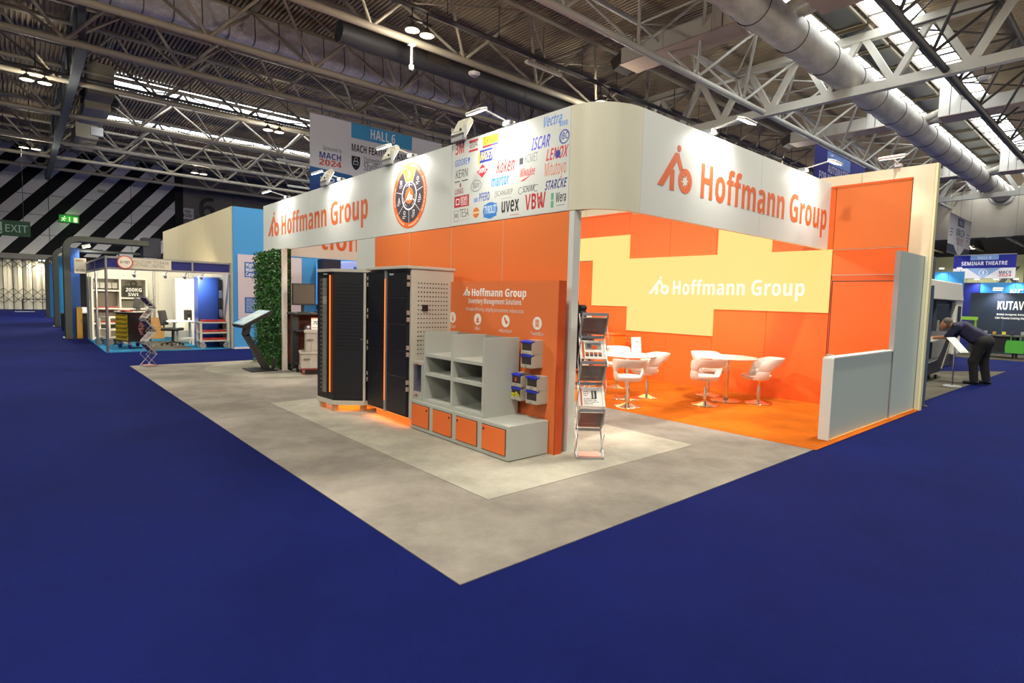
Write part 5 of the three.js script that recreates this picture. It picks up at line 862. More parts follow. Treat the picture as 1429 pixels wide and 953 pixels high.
// blue stand behind: a blue front with printed panel, cream side wall
{
  const w = thing('stand_wall', 'tall sky-blue stand wall with a pale printed panel beside the leaf hedge', 'wall', [2.68, 0, -14.3]);
  part(w, 'wall_panel', B(0.98, 3.88, 0.06), mSkyBlue, [0.49, 1.94, -0.03]); part(w, 'wall_panel', B(1.3, 2.62, 0.06), mSkyBlue, [1.64, 1.31, -0.03]); part(w, 'wall_panel', B(1.3, 1.24, 0.06), mSkyBlue, [1.64, 3.25, -0.03]);
  part(w, 'printed_panel', B(1.75, 1.78, 0.02), printed(1.75, 1.78, 380, (x, W, H) => {
    rect(x, '#cdc2cc', 0, 0, W, H); rect(x, '#2e5fa8', 0.17, 0.2, 0.82, 0.42);
    say(x, 'High Value', 0.2, 0.33, 0.105, { color: '#e6eaf4', width: 0.5 }); say(x, 'Manufacturing', 0.2, 0.46, 0.105, { color: '#e6eaf4', width: 0.7 }); say(x, 'Catapult', 0.2, 0.59, 0.105, { color: '#e6eaf4', width: 0.42 });
    rect(x, '#2e5fa8', 0.17, 1.17, 0.5, 0.44); greek(x, '#c4d2ea', 0.21, 1.21, 0.42, 9, 0.042, 0.02, 5);
    x.fillStyle = '#3c6fb4'; x.beginPath(); x.moveTo(1.3, 0.5); x.lineTo(1.4, 0.45); x.lineTo(1.36, 0.58); x.fill(); x.beginPath(); x.arc(1.22, 1.1, 0.1, 0, 7); x.fill(); greek(x, '#8a7f90', 1.25, 0.95, 0.3, 2, 0.05, 0.02, 2); rect(x, '#3c6fb4', 0.2, 1.68, 0.3, 0.04);
  }), [0.98, 1.71, 0.01]);
  part(w, 'foot_rail', B(2.3, 0.05, 0.03), mGreyWhite, [1.15, 0.025, 0.015]);
  const s = thing('stand_wall', 'long cream side wall of the blue stand rising behind the booth', 'wall', [2.68, 0, -14.36]);
  for (let i = 0; i < 10; i++) part(s, 'wall_panel', B(0.06, 3.88, 0.955), M('#d8cba8', 0.6), [0.0, 1.94, -0.49 - 0.96 * i]);
  const n = thing('column', 'dark navy column behind the stand opening, right of the pale printed panel', 'column', [5.25, 0, -14.0]); part(n, 'column', B(0.55, 2.6, 0.4), M('#12142a', 0.6), [0, 1.3, 0]); part(n, 'plinth', B(0.6, 0.08, 0.45), mDark, [0, 0.04, 0]); part(n, 'strip', B(0.4, 0.04, 0.02), M('#d8b070', 0.5), [0.1, 1.3, 0.21]);
  const r = thing('ring_light', 'large pale oval light canopy glimpsed above the black cabinets', 'light', [7.4, 2.55, -15.2]); part(r, 'ring', new THREE.TorusGeometry(1.25, 0.09, 10, 60), glow('#aab4f0', 0.9), [0, 0, 0], [Math.PI / 2, 0, 0]); part(r, 'canopy', CY(1.22, 1.22, 0.03, 48), M('#c4c8ee', 0.5), [0, 0.05, 0]); for (const x of [-0.8, 0.8]) part(r, 'column', B(0.14, 2.55, 0.14), M('#5fb0e2', 0.5), [x, -1.275, 0.2]);
  const rl = new THREE.PointLight('#b4c0ff', 6, 0, 2); rl.position.set(0, -0.3, 0); r.add(rl);
  const bw = thing('stand_wall', 'blue back wall glimpsed under the pale oval canopy', 'wall', [5.6, 0, -16.6]); part(bw, 'wall_panel', B(1.9, 2.9, 0.06), mSkyBlue, [0.95, 1.45, 0]); part(bw, 'wall_panel', B(1.9, 2.9, 0.06), M('#aeb6d8', 0.6), [2.87, 1.45, 0]); part(bw, 'shelf', B(1.4, 0.05, 0.3), mDark, [0.9, 1.2, 0.18]);
}
// rounded portals further down the aisle
function portal(z, x1, label, blue, endBlock) {
  const p = thing('portal_frame', label, 'frame', [-0.7, 0, z]);
  const H = 3.15, mk = (o, r, w) => { const s = new THREE.Shape(); s.moveTo(o, 0); s.lineTo(o, H - o - r); s.quadraticCurveTo(o, H - o, o + r, H - o); s.lineTo(x1, H - o); s.lineTo(x1, H - o - w); s.lineTo(o + r, H - o - w); s.quadraticCurveTo(o + w, H - o - w, o + w, H - o - r); s.lineTo(o + w, 0); s.closePath(); return s; };
  part(p, 'frame', extrude(mk(0, 0.42, 0.16), 0.7, 0, 14), M('#3a3d3a', 0.6), [0, 0, -0.7]);
  part(p, 'side_panel', B(0.03, 2.75, 3.4), M(blue, 0.5), [0.22, 1.45, -2.3]); part(p, 'lining', B(0.24, 2.78, 0.04), M(blue, 0.5), [0.28, 1.4, -0.3]); part(p, 'foot', B(0.5, 0.03, 0.75), mDark, [0.2, 0.015, -0.35]);
  if (endBlock) part(p, 'signboard_block', B(0.5, 0.62, 0.6), M('#10142c', 0.6), [x1 + 0.1, H - 0.2, -0.35]);
  return p;
}
{
  const p = portal(-19.5, 2.2, 'dark rounded portal frame with a deep blue side, nearest behind the booth', '#124a92', true);
  const h = part(p, 'lamp_head', RB(0.22, 0.08, 0.1, 0.02), mWhite, [0.55, H2(), 0.05], [0.3, 0, 0.3]); part(h, 'lens', B(0.2, 0.01, 0.09), mHeadGlow, [0, -0.042, 0]); spot(p, [0.55, 2.75, 0.1], [1.2, 1, -1.5], '#ffffff', 5, 1.1, 0.7);
  barMesh(p, 'cross_beam', [0.3, 2.72, -0.35], [2.0, 2.72, -0.35], 0.05, M('#3a3d3a', 0.6)); part(p, 'junction_box', B(0.35, 0.14, 0.3), M('#7c8a98', 0.5), [1.55, 2.6, 0.1]);
}
function H2() { return 2.86; }
portal(-26.3, 1.6, 'second dark rounded portal frame with a bright blue side, beyond the first', '#1b86c6', false); portal(-35, 1.6, 'furthest dark rounded portal frame with a mid blue side, near the shutter', '#1d6fae', false);
{
  const g = thing('kit_case', 'black wheeled case on the floor between the two nearer portal frames', 'case', [-0.35, 0.0, -24.2]); part(g, 'body', RB(0.5, 0.55, 0.6, 0.02), mBlack, [0, 0.36, 0]); for (const x of [-0.2, 0.2]) for (const z of [-0.22, 0.22]) part(g, 'castor', CY(0.05, 0.05, 0.03, 14), mDark, [x, 0.05, z], [0, 0, Math.PI / 2]); part(g, 'label', B(0.08, 0.06, 0.005), M('#d2b42c', 0.5), [-0.1, 0.5, 0.302]);
  const b = thing('queue_barrier', 'low black queue barrier before the lattice shutter', 'barrier', [-0.85, 0, -46.6]); for (const x of [-0.72, 0.72]) { part(b, 'post', CY(0.03, 0.03, 0.8, 12), mBlack, [x, 0.4, 0]); part(b, 'foot', CY(0.16, 0.16, 0.025, 20), mBlack, [x, 0.013, 0]); } part(b, 'belt', B(1.44, 0.05, 0.008), mBlack, [0, 0.76, 0]);
  solo('floor_plate', 'pale flat threshold strip on the carpet before the lattice shutter', 'strip', B(0.95, 0.02, 0.25), M('#b9bac0', 0.6), [-1.48, 0.012, -44.4]);
  const t = thing('door_light', 'row of three small bright lamps over the lattice shutter', 'lamp', [-0.35, 3.42, -48.4]); part(t, 'bar', B(0.7, 0.04, 0.1), mDark, [0, 0.06, -0.12]); for (const x of [-0.24, 0, 0.24]) { const h = part(t, 'lamp_head', RB(0.16, 0.1, 0.1, 0.02), mWhite, [x, 0, 0]); part(h, 'lens', B(0.14, 0.02, 0.09), mHeadGlow, [0, -0.05, 0.02]); } spot(t, [0, -0.1, 0.1], [-1.2, -3, -0.3], '#fff2d2', 22, 1.3, 0.7);
  for (const x of [-4.2, -9]) { const q = thing('door_light', x > -5 ? 'wall lamp over the lattice shutter, left of the row of three' : 'wall lamp far left of the lattice shutter', 'lamp', [x, 3.42, -48.3]); part(q, 'bar', B(0.7, 0.04, 0.06), mDark, [0, 0.06, -0.1]); const h = part(q, 'lamp_head', RB(0.5, 0.1, 0.1, 0.02), mWhite, [0, 0, 0]); part(h, 'lens', B(0.46, 0.02, 0.09), mHeadGlow, [0, -0.05, 0.02]); spot(q, [0, -0.1, 0.1], [1, -3, -0.3], '#fff2d2', 22, 1.3, 0.7); }
}
// exit signs, fire point plate
{
  const e = thing('exit_sign', 'large green EXIT sign hung at the far left edge', 'sign', [-2.16, 4.03, -35]); part(e, 'board', B(1.9, 0.76, 0.04), printed(1.9, 0.76, 300, (x, w, h) => { rect(x, '#0f4a26', 0, 0, w, h); say(x, 'EXIT', 0.92, 0.56, 0.36, { color: '#9db8a4', weight: 'normal', width: 0.88 }); rect(x, '#9db8a4', 0.52, 0.1, 0.32, 0.56); x.fillStyle = '#0f4a26'; x.beginPath(); x.arc(0.64, 0.22, 0.05, 0, 7); x.fill(); x.lineWidth = 0.07; x.strokeStyle = '#0f4a26'; x.beginPath(); x.moveTo(0.62, 0.3); x.lineTo(0.68, 0.45); x.lineTo(0.58, 0.6); x.moveTo(0.68, 0.45); x.lineTo(0.8, 0.58); x.moveTo(0.55, 0.4); x.lineTo(0.78, 0.36); x.stroke(); }), [0, 0.38, 0]); for (const x of [-0.7, 0.7]) barMesh(e, 'hanger', [x, 0.76, 0], [x, 4.9, -0.4], 0.012, mBlack);
  const r = thing('running_man_sign', 'small lit green running-man exit sign on the striped wall', 'sign', [1.1, 6.17, ZB + 0.06]); const m = printed(1.1, 0.5, 300, (x, w, h) => { rect(x, '#16781f', 0, 0, w, h); rect(x, '#e6f0c8', 0.8, 0.12, 0.22, 0.34); rect(x, '#dfeec4', 0.55, 0.12, 0.05, 0.3); x.strokeStyle = '#e8f2cc'; x.lineWidth = 0.055; x.beginPath(); x.moveTo(0.25, 0.2); x.lineTo(0.22, 0.32); x.lineTo(0.12, 0.42); x.moveTo(0.22, 0.32); x.lineTo(0.32, 0.4); x.moveTo(0.12, 0.22); x.lineTo(0.38, 0.24); x.stroke(); x.fillStyle = '#e8f2cc'; x.beginPath(); x.arc(0.3, 0.12, 0.04, 0, 7); x.fill(); }); m.emissive = new THREE.Color('#ffffff'); m.emissiveMap = m.map; m.emissiveIntensity = 0.8; part(r, 'lit_face', B(1.1, 0.5, 0.08), m, [0, 0.25, 0.05]); part(r, 'frame', B(1.16, 0.56, 0.05), M('#20522a', 0.5), [0, 0.25, 0.02]); const l = new THREE.PointLight('#9fe08a', 0.6, 0, 2); l.position.set(0, 0.25, 0.4); r.add(l);
  const f = thing('fire_point_sign', 'white FIRE POINT plate on the grey wall right of the stripes', 'sign', [8.55, 7.25, ZB + 0.05]); part(f, 'plate', B(0.82, 0.84, 0.03), printed(0.82, 0.84, 300, (x, w, h) => { rect(x, '#d0ccc8', 0, 0, w, h); say(x, 'FIRE', w / 2, 0.38, 0.24, { color: '#2b2a2a', align: 'center', width: 0.46 }); say(x, 'POINT', w / 2, 0.7, 0.24, { color: '#2b2a2a', align: 'center', width: 0.66 }); }), [0, 0.42, 0]); part(f, 'back_frame', B(0.88, 0.9, 0.02), M('#8c8884', 0.6), [0, 0.42, -0.02]);
  const wf = thing('wall_floodlight', 'small pale floodlight bracketed to the striped wall', 'lamp', [3.0, 8.6, ZB + 0.1]); part(wf, 'housing', RB(0.4, 0.16, 0.2, 0.02), M('#a9a69c', 0.5), [0, 0, 0.25]); part(wf, 'bracket', B(0.08, 0.08, 0.25), mSteelDark, [0, 0, 0.08]); part(wf, 'glass', B(0.34, 0.01, 0.16), M('#cfcac0', 0.2), [0, -0.083, 0.25]);
}
// ---------- machine stand and plasma stand at the right ----------
solo('carpet', 'grey-beige carpet of the machine stand beyond the cream end wall', 'carpet', flat([[9.0, -0.18], [17.8, -0.2], [15.6, -1.6], [15.6, -9], [9.0, -9]], 0.008), carpet('#7d786c', 0.3));
solo('carpet', 'brownish carpet under the dark plasma-cutting stand', 'carpet', flat([[22.4, 8], [27, 8], [27, -9], [22.4, -9]], 0.008), carpet('#6a6458', 0.3));
{ const h = thing('hose_pole', 'slim bowed blue-grey pole standing beside the cream end wall', 'pole', [9.25, 0.008, -0.05]); part(h, 'pole', tube([[0, 0, 0], [0.02, 0.7, 0], [0.06, 1.4, 0], [0.03, 1.95, 0]], 0.028, 24, 10), M('#4c5a72', 0.45), [0, 0, 0]); part(h, 'foot', CY(0.06, 0.07, 0.015, 20), mDark, [0, 0.008, 0]); }
{
  const m = thing('machine_cabinet', 'pale machine enclosure with a keypad column close beside the cream end wall', 'machine', [10.4, 0.008, -1.3]);
  part(m, 'front_panel', RB(0.9, 1.0, 0.5, 0.02), M('#c9ccd2', 0.5), [0, 0.75, 0]); part(m, 'base', RB(1.2, 0.3, 0.6, 0.01), mDark, [0.1, 0.15, 0]); part(m, 'keypad', RB(0.4, 0.4, 0.06, 0.01), M('#2c2c30', 0.5), [0.1, 1.45, 0.2]); for (let i = 0; i < 4; i++) for (let j = 0; j < 2; j++) part(m, 'key', B(0.05, 0.04, 0.02), M('#b9bcc4', 0.5), [0.02 + j * 0.09, 1.32 + i * 0.08, 0.235]); part(m, 'window', B(0.3, 0.4, 0.02), mBlack, [0.15, 0.75, 0.255]); part(m, 'housing', RB(1.1, 0.7, 0.5, 0.02), M('#55585e', 0.5), [0.0, 1.95, -0.1]);
}
{
  const m = thing('machining_centre', 'large machining centre with a white sloped hood and dark glazed doors', 'machine', [16.3, 0.008, -2.6]);
  const W = M('#d4d2ca', 0.45), D = M('#1b1c22', 0.4);
  const hood = shapeOf([[-2.2, 1.86], [2.4, 1.86], [2.1, 2.3], [-2.0, 2.3]]); part(m, 'hood', extrude(hood, 2.4, 0.03), W, [0, 0, -1.2]);
  part(m, 'body', RB(4.0, 1.5, 2.2, 0.03), D, [-0.1, 1.1, 0]); part(m, 'base', RB(4.2, 0.35, 2.3, 0.02), M('#34353a', 0.5), [0, 0.18, 0]); part(m, 'side_column', RB(0.75, 1.55, 2.3, 0.03), W, [2.15, 1.1, 0.05]); part(m, 'column_window', RB(0.3, 0.8, 0.03, 0.01), M('#2a2d34', 0.3), [2.1, 1.3, 1.21]); part(m, 'sliding_door', RB(1.5, 1.2, 0.05, 0.02), M('#23252c', 0.2), [0.6, 1.15, 1.12]); part(m, 'door_frame', merge([gBox(0.06, 1.3, 0.06, -0.2, 1.15, 1.14), gBox(0.06, 1.3, 0.06, 1.4, 1.15, 1.14)]), M('#3d4450', 0.4)); part(m, 'door_handle', RB(0.04, 0.3, 0.05, 0.01), mSilver, [0.0, 1.15, 1.18]);
  const p = thing('control_console', 'dark swing-arm control console in front of the machining centre', 'console', [13.35, 0.008, -1.25]);
  part(p, 'post', RB(0.16, 1.1, 0.16, 0.02), M('#2b2c32', 0.5), [-0.1, 0.55, -0.1]); part(p, 'screen_box', RB(0.55, 0.42, 0.2, 0.02), mBlack, [0.12, 1.22, 0.1]); part(p, 'hood', RB(0.6, 0.26, 0.3, 0.03), M('#c4c4c0', 0.5), [0.0, 1.52, 0.0], [0.25, 0, 0]); part(p, 'screen', B(0.4, 0.28, 0.01), M('#2a3038', 0.15), [0.12, 1.24, 0.205]); part(p, 'knob', CY(0.03, 0.03, 0.03, 16), M('#c23a2c', 0.4), [0.3, 1.08, 0.21], [Math.PI / 2, 0, 0]);
  const c = thing('chip_conveyor', 'dark sloping chip conveyor trough reaching down to the floor behind the sign stand', 'conveyor', [13.9, 0.008, -0.95]); part(c, 'trough', extrude(shapeOf([[-0.9, 0.05], [0.2, 0.08], [0.9, 0.75], [0.75, 0.95], [-0.1, 0.35], [-0.9, 0.3]]), 0.4, 0.01), M('#26262a', 0.5), [0, 0.1, -0.3]); part(c, 'rim', beamGeo(), M('#6c685c', 0.5), [0, 0, 0]); for (const x of [-0.7, 0.1]) for (const z of [-0.22, 0.05]) part(c, 'castor', CY(0.05, 0.05, 0.04, 16), mDark, [x, 0.05, z], [Math.PI / 2, 0, 0]);
  const w = thing('work_table', 'grey machine table edge that the bending man leans on', 'table', [13.55, 0.008, -0.98]); part(w, 'tabletop', RB(0.55, 0.04, 0.3, 0.01), M('#b9bbb6', 0.4), [0, 0.88, 0]); for (const x of [-0.22, 0.22]) part(w, 'leg', B(0.04, 0.86, 0.04), mDark, [x, 0.43, 0]); part(w, 'tray', RB(0.2, 0.05, 0.12, 0.01), M('#ded2b0', 0.5), [-0.12, 0.925, 0.02]);
}
function beamGeo() { return gBar([0.2, 0.22, 0.12], [0.9, 0.88, 0.12], 0.02); }
{
  const s = thing('sign_stand', 'white sloping sign plate on a thin silver stand before the machine', 'sign', [12.75, 0.008, -0.35], -0.3); part(s, 'plate', RB(0.3, 0.4, 0.012, 0.004), printed(0.3, 0.4, 400, (x, w, h) => { rect(x, '#e9efe6', 0, 0, w, h); greek(x, '#b8c4b8', 0.04, 0.06, 0.2, 6, 0.04, 0.015); rect(x, '#9fb49c', 0.03, 0.36, 0.24, 0.02); }), [0, 0.86, 0.04], [-0.75, 0, 0]); barMesh(s, 'pole', [0, 0.01, 0], [0, 0.84, 0], 0.016, mChrome, UNIT16); part(s, 'foot', CY(0.15, 0.16, 0.014, 28), mSilver, [0, 0.007, 0]);
  const o = thing('wooden_crate', 'small orange-brown wooden frame on the floor beside the blue-grey pole', 'crate', [10.45, 0.008, -0.42], 0.1); for (const x of [-0.17, 0.17]) part(o, 'leg', B(0.03, 0.2, 0.14), M('#a8592a', 0.6), [x, 0.1, 0]); part(o, 'rail', B(0.36, 0.08, 0.02), M('#b4622c', 0.6), [0, 0.15, 0.06]); part(o, 'rail', B(0.36, 0.08, 0.02), M('#b4622c', 0.6), [0, 0.15, -0.06]);
}
// dark stand with large white lettering, work tables in front
{
  const w = thing('stand_wall', 'dark navy stand wall with bold white lettering at the right edge', 'wall', [26, 0.008, 0], -Math.PI / 2); const m = M('#1c2739', 0.55);
  for (let i = 0; i < 7; i++) part(w, 'wall_panel', B(0.985, 2.28, 0.06), m, [-2.0 + i, 1.14, 0]);
  part(w, 'lettering', letters('KUTAV', 0.31, 0.74, 0.01), mWhiteText, [-1.68, 1.66, 0.032]); part(w, 'small_lettering', letters('British Designed, British Built', 0.06, 1.0, 0.006), mWhiteText, [-1.68, 1.45, 0.032]); part(w, 'small_lettering', letters('CNC Plasma Cutting Machines', 0.07, 1.05, 0.006), mWhiteText, [-1.72, 1.31, 0.032]);
  for (const x of [-1.65, 0.1, 2]) { const h = part(w, 'lamp_head', RB(0.3, 0.08, 0.14, 0.02), mWhite, [x, 2.42, 0.42], [0.3, 0, 0]); part(h, 'lens', B(0.26, 0.01, 0.12), mHeadGlow, [0, -0.042, 0.02]); barMesh(w, 'lamp_arm', [x, 2.3, 0], [x, 2.42, 0.4], 0.012, mSilver); spot(w, [x, 2.36, 0.42], [x, 1.2, -0.1], '#e8f2ff', 7, 1.1, 0.7); }
  const t = thing('display_table', 'black display table covered with small parts before the navy wall', 'table', [23.8, 0.016, -0.9]); part(t, 'tabletop', RB(0.8, 0.05, 2.2, 0.01), M('#3c3c38', 0.5), [0, 0.74, 0]); part(t, 'table_skirt', B(0.7, 0.5, 1.0), mBlack, [0.02, 0.45, -0.5]); for (const z of [-1.0, 0.1, 1.0]) for (const x of [-0.33, 0.33]) part(t, 'leg', B(0.06, 0.72, 0.06), mBlack, [x, 0.36, z]);
  for (let i = 0; i < 9; i++) { const o = thing('sample_part', ['yellow torch part', 'steel bracket', 'small brass nozzle', 'yellow cable clip', 'dark cutting head', 'flat steel disc', 'pink leaflet pad', 'yellow spool', 'grey clamp'][i] + ' on the black display table, ' + ['leftmost', 'second from left', 'third from left', 'fourth from left', 'in the middle', 'fourth from right', 'third from right', 'second from right', 'rightmost'][i], 'machine part', [23.75 + 0.12 * Math.sin(i * 3), 0.782, -1.85 + i * 0.24]); const c = M(['#c8b432', '#8b8c86', '#b8943a', '#cdbb3c', '#2a2a2c', '#9a9c98', '#c07a8c', '#c4b02a', '#76787a'][i], 0.5); part(o, 'body', i % 3 === 0 ? CY(0.05, 0.06, 0.12, 12) : RB(0.12, 0.1 + 0.03 * (i % 2), 0.08, 0.01), c, [0, 0.06, 0]); part(o, 'base', B(0.14, 0.015, 0.12), mDark, [0, 0.008, 0]); }
  const g = thing('bag', 'bright green bag hanging under the edge of the black display table', 'bag', [23.32, 0.016, -0.75]); const bg = new THREE.BoxGeometry(0.08, 0.42, 0.5, 4, 8, 8), bp = bg.attributes.position; for (let i = 0; i < bp.count; i++) { const v = 0.5 - bp.getY(i) / 0.42; bp.setX(i, bp.getX(i) * (0.5 + 1.1 * v)); bp.setZ(i, bp.getZ(i) * (0.9 + 0.1 * Math.sin(v * 3))); } bg.computeVertexNormals(); part(g, 'bag', bg, M('#3f9a2a', 0.6), [0, 0.4, 0]); for (const z of [-0.12, 0.12]) barMesh(g, 'handle', [0, 0.6, z], [0.05, 0.74, z], 0.01, M('#3f9a2a', 0.6));
  const gs = thing('cutting_machine', 'lime green machine frame standing left on the plasma stand', 'frame', [24.6, 0.016, -2.4]); for (const z of [-0.35, 0.35]) part(gs, 'upright', B(0.06, 1.3, 0.06), M('#74a82c', 0.5), [0, 0.65, z]); part(gs, 'top_bar', B(0.1, 0.12, 0.8), M('#86bc34', 0.5), [0, 1.3, 0]); part(gs, 'bed', B(0.5, 0.08, 0.7), mDark, [0.1, 0.8, 0]);
  zigRackWhite();
  const s = thing('exhibition_stand', 'distant stand with glowing light-blue walls above the navy wall', 'stand', [33, 0.0, -4.4], -Math.PI / 2); const lb = M('#3d8fd0', 0.5);
  for (let i = 0; i < 9; i++) part(s, 'wall_panel', B(0.62, i < 2 ? 3.5 : 2.95, 0.1), i === 2 || i === 6 ? mNavy : lb, [-0.6 + i * 0.64, i < 2 ? 1.75 : 1.48, 0]); part(s, 'white_sign', letters('NC', 0.3, 0.45, 0.02), mWhiteText, [2.1, 2.35, 0.06]);
  for (let i = 0; i < 7; i++) { const x = -0.5 + i * 0.7; const h = part(s, 'lamp_head', RB(0.2, 0.06, 0.1, 0.01), mWhite, [x, i < 2 ? 3.66 : 3.12, 0.35]); part(h, 'lens', B(0.18, 0.01, 0.09), mHeadGlow, [0, -0.032, 0]); barMesh(s, 'lamp_arm', [x, i < 2 ? 3.5 : 2.95, 0], [x, i < 2 ? 3.66 : 3.12, 0.33], 0.012, mSilver); if (i % 2 === 0) spot(s, [x, i < 2 ? 3.6 : 3.06, 0.35], [x, 1.5, 0.0], '#bfe0ff', 8, 1.0, 0.7); }
  const tw = thing('tower', 'tall dark grey tower with a small white letter beside the blue stand', 'tower', [31, 0, -5.2], -Math.PI / 2); part(tw, 'tower', B(0.7, 4.1, 0.5), M('#24262a', 0.6), [0, 2.05, 0]); part(tw, 'letter', letters('V', 0.2, 0.22, 0.01), mWhiteText, [-0.05, 3.75, 0.256]);
}
function zigRackWhite() { const r = thing('leaflet_rack', 'white zigzag leaflet rack at the right edge beside the black table', 'rack', [22.6, 0.016, -0.12], -0.8); for (let i = 0; i < 5; i++) { const a = i % 2 ? 0.12 : -0.12, b = -a; for (const s of [-0.17, 0.17]) barMesh(r, 'side_bar', [s, 0.02 + i * 0.24, a], [s, 0.26 + i * 0.24, b], 0.012, mAlu); part(r, 'tray', B(0.33, 0.012, 0.28), M('#e6e4de', 0.4), [0, 0.14 + i * 0.24, 0], [i % 2 ? 0.78 : -0.78, 0, 0]); part(r, 'leaflet', B(0.2, 0.008, 0.2), i % 2 ? M('#8fae7c', 0.5) : M('#c9c6c0', 0.5), [0, 0.16 + i * 0.24, 0.0], [i % 2 ? 0.78 : -0.78, 0, 0]); } part(r, 'base', B(0.38, 0.02, 0.34), mWhite, [0, 0.01, 0]); }
// ---------- the bending man ----------
function fieldGeo(sdf, c, half, res) {                                // marching cubes of a signed distance
  const mc = new MarchingCubes(res, new THREE.MeshBasicMaterial(), false, false, 200000); mc.isolation = 0; const h = res / 2;
  for (let k = 0; k < res; k++) for (let j = 0; j < res; j++) for (let i = 0; i < res; i++) mc.field[i + j * res + k * res * res] = -sdf(c[0] + (i - h) / h * half, c[1] + (j - h) / h * half, c[2] + (k - h) / h * half);
  mc.update(); const n = mc.count, g = new THREE.BufferGeometry(), p = new Float32Array(mc.positionArray.subarray(0, n * 3));
  for (let i = 0; i < n * 3; i++) p[i] = p[i] * half + c[i % 3];
  g.setAttribute('position', new THREE.BufferAttribute(p, 3)); g.setAttribute('normal', new THREE.BufferAttribute(new Float32Array(mc.normalArray.subarray(0, n * 3)), 3)); return g;
}
const capsule = (a, b, ra, rb) => (x, y, z) => { const dx = b[0] - a[0], dy = b[1] - a[1], dz = b[2] - a[2], t = Math.max(0, Math.min(1, ((x - a[0]) * dx + (y - a[1]) * dy + (z - a[2]) * dz) / (dx * dx + dy * dy + dz * dz))); return Math.hypot(x - a[0] - dx * t, y - a[1] - dy * t, z - a[2] - dz * t) - ra - (rb - ra) * t; };
const blend = (list, k = 0.035) => (x, y, z) => { let d = 9; for (const f of list) { const e = f(x, y, z), h = Math.max(0, k - Math.abs(d - e)) / k; d = Math.min(d, e) - h * h * k * 0.25; } return d; };
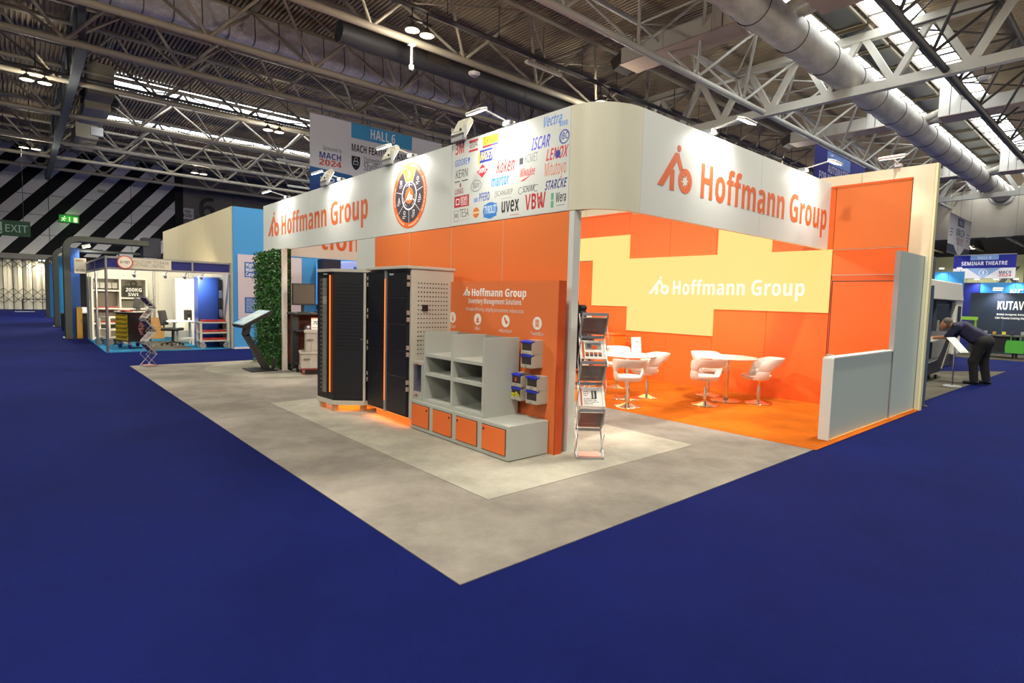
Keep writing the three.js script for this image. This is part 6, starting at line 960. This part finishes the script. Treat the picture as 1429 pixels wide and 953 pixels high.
{
  const p = thing('person', 'man in a navy polo shirt and black trousers bending over to work at the machine', 'person', [13.72, 0.008, -0.08]);
  // local frame: he faces -z; hips above the feet, trunk leaning forward
  const hipL = [-0.1, 0.9, 0.04], hipR = [0.1, 0.92, 0.06], kneeL = [-0.13, 0.5, -0.1], kneeR = [0.13, 0.49, 0.03], ankL = [-0.15, 0.09, -0.06], ankR = [0.15, 0.09, 0.1];
  const chest = [0.0, 1.18, -0.34], belly = [0, 1.02, -0.12], neck = [0.0, 1.24, -0.5], shL = [-0.17, 1.2, -0.42], shR = [0.17, 1.2, -0.42];
  const elL = [-0.24, 0.98, -0.56], elR = [0.25, 0.97, -0.55], wrL = [-0.14, 0.96, -0.8], wrR = [0.1, 0.95, -0.8], head = [0.0, 1.25, -0.64];
  const arms = [capsule(shL, elL, 0.055, 0.042), capsule(shR, elR, 0.055, 0.042), capsule(elL, wrL, 0.04, 0.028), capsule(elR, wrR, 0.04, 0.028)];
  const bodyS = blend([capsule(hipL, kneeL, 0.08, 0.055), capsule(hipR, kneeR, 0.08, 0.055), capsule(kneeL, ankL, 0.052, 0.04), capsule(kneeR, ankR, 0.052, 0.04), capsule([0, 0.92, 0.05], belly, 0.11, 0.12), capsule(belly, chest, 0.12, 0.125), capsule(shL, shR, 0.06, 0.06), capsule(chest, neck, 0.1, 0.058), capsule(neck, head, 0.055, 0.06), ...arms], 0.05);
  const hd = blend([capsule([0, 1.3, -0.63], [0, 1.24, -0.67], 0.092, 0.08), capsule([0, 1.2, -0.69], [0, 1.17, -0.7], 0.055, 0.045), capsule([0, 1.235, -0.745], [0, 1.21, -0.76], 0.016, 0.017), capsule([-0.03, 1.185, -0.735], [0.03, 1.185, -0.735], 0.012, 0.012), capsule([-0.092, 1.25, -0.64], [-0.095, 1.22, -0.64], 0.016, 0.012), capsule([0.092, 1.25, -0.64], [0.095, 1.22, -0.64], 0.016, 0.012)], 0.02);
  const hand = (w, s) => { const l = [capsule(w, [w[0] - s * 0.01, w[1] - 0.01, w[2] - 0.075], 0.026, 0.034)]; for (let i = 0; i < 4; i++) { const o = (i - 1.5) * 0.019, L = [0.05, 0.06, 0.055, 0.042][i], k = [w[0] + o, w[1] - 0.01, w[2] - 0.09], m = [w[0] + o * 1.1, w[1] - 0.02, w[2] - 0.09 - L * 0.6]; l.push(capsule(k, m, 0.0095, 0.009), capsule(m, [m[0], m[1] - L * 0.5, m[2] - L * 0.25], 0.009, 0.008)); } l.push(capsule([w[0] + s * 0.028, w[1], w[2] - 0.03], [w[0] + s * 0.05, w[1] - 0.015, w[2] - 0.075], 0.012, 0.0095)); return blend(l, 0.008); };
  const skin = M('#b07a5e', 0.55), body = part(p, 'body', mergeGeometries([fieldGeo(bodyS, [0, 0.72, -0.3], 0.76, 100), fieldGeo(hd, [0, 1.24, -0.67], 0.16, 60), fieldGeo(hand(wrL, 1), [wrL[0], wrL[1], wrL[2] - 0.07], 0.12, 60), fieldGeo(hand(wrR, -1), [wrR[0], wrR[1], wrR[2] - 0.07], 0.12, 60)]), skin);
  part(body, 'shirt', fieldGeo((x, y, z) => Math.max(blend([capsule([0, 0.95, 0.02], belly, 0.155, 0.165), capsule(belly, chest, 0.165, 0.165), capsule(shL, shR, 0.085, 0.085), capsule(chest, neck, 0.12, 0.075), capsule(shL, [-0.235, 1.0, -0.55], 0.078, 0.072), capsule(shR, [0.245, 0.99, -0.545], 0.078, 0.072)], 0.05)(x, y, z), -(z + 0.545 + 0.0 * y) * 0.0 - (y < 0 ? 1 : 0)), [0, 1.05, -0.28], 0.5, 90), M('#1c1c3c', 0.8));
  part(body, 'trousers', fieldGeo(blend([capsule(hipL, kneeL, 0.115, 0.085), capsule(hipR, kneeR, 0.115, 0.085), capsule(kneeL, ankL, 0.085, 0.075), capsule(kneeR, ankR, 0.085, 0.075), capsule(hipL, hipR, 0.125, 0.125), capsule([0, 0.92, 0.05], [0, 0.98, -0.06], 0.15, 0.15)], 0.05), [0, 0.56, 0], 0.62, 90), M('#0d0d11', 0.85));
  part(body, 'hair', fieldGeo((x, y, z) => Math.max(capsule([0, 1.315, -0.625], [0, 1.27, -0.63], 0.094, 0.09)(x, y, z), -(0.62 * (z + 0.69) + 0.0) , -(y - 1.235)), [0, 1.3, -0.63], 0.14, 56), M('#5d544c', 0.85));
  for (const [a, dx] of [[ankL, -0.02], [ankR, 0.02]]) part(body, 'shoe', fieldGeo(blend([capsule([a[0], 0.045, a[2] + 0.05], [a[0] + dx, 0.04, a[2] - 0.15], 0.045, 0.038), capsule(a, [a[0], 0.06, a[2] + 0.01], 0.05, 0.05)], 0.03), [a[0], 0.08, a[2] - 0.05], 0.2, 44), M('#121214', 0.4));
  part(body, 'belt_tag', B(0.03, 0.06, 0.01), mGreyWhite, [0.17, 0.9, 0.0], [0, 1.3, 0]);
}
renderer.render(scene, camera);
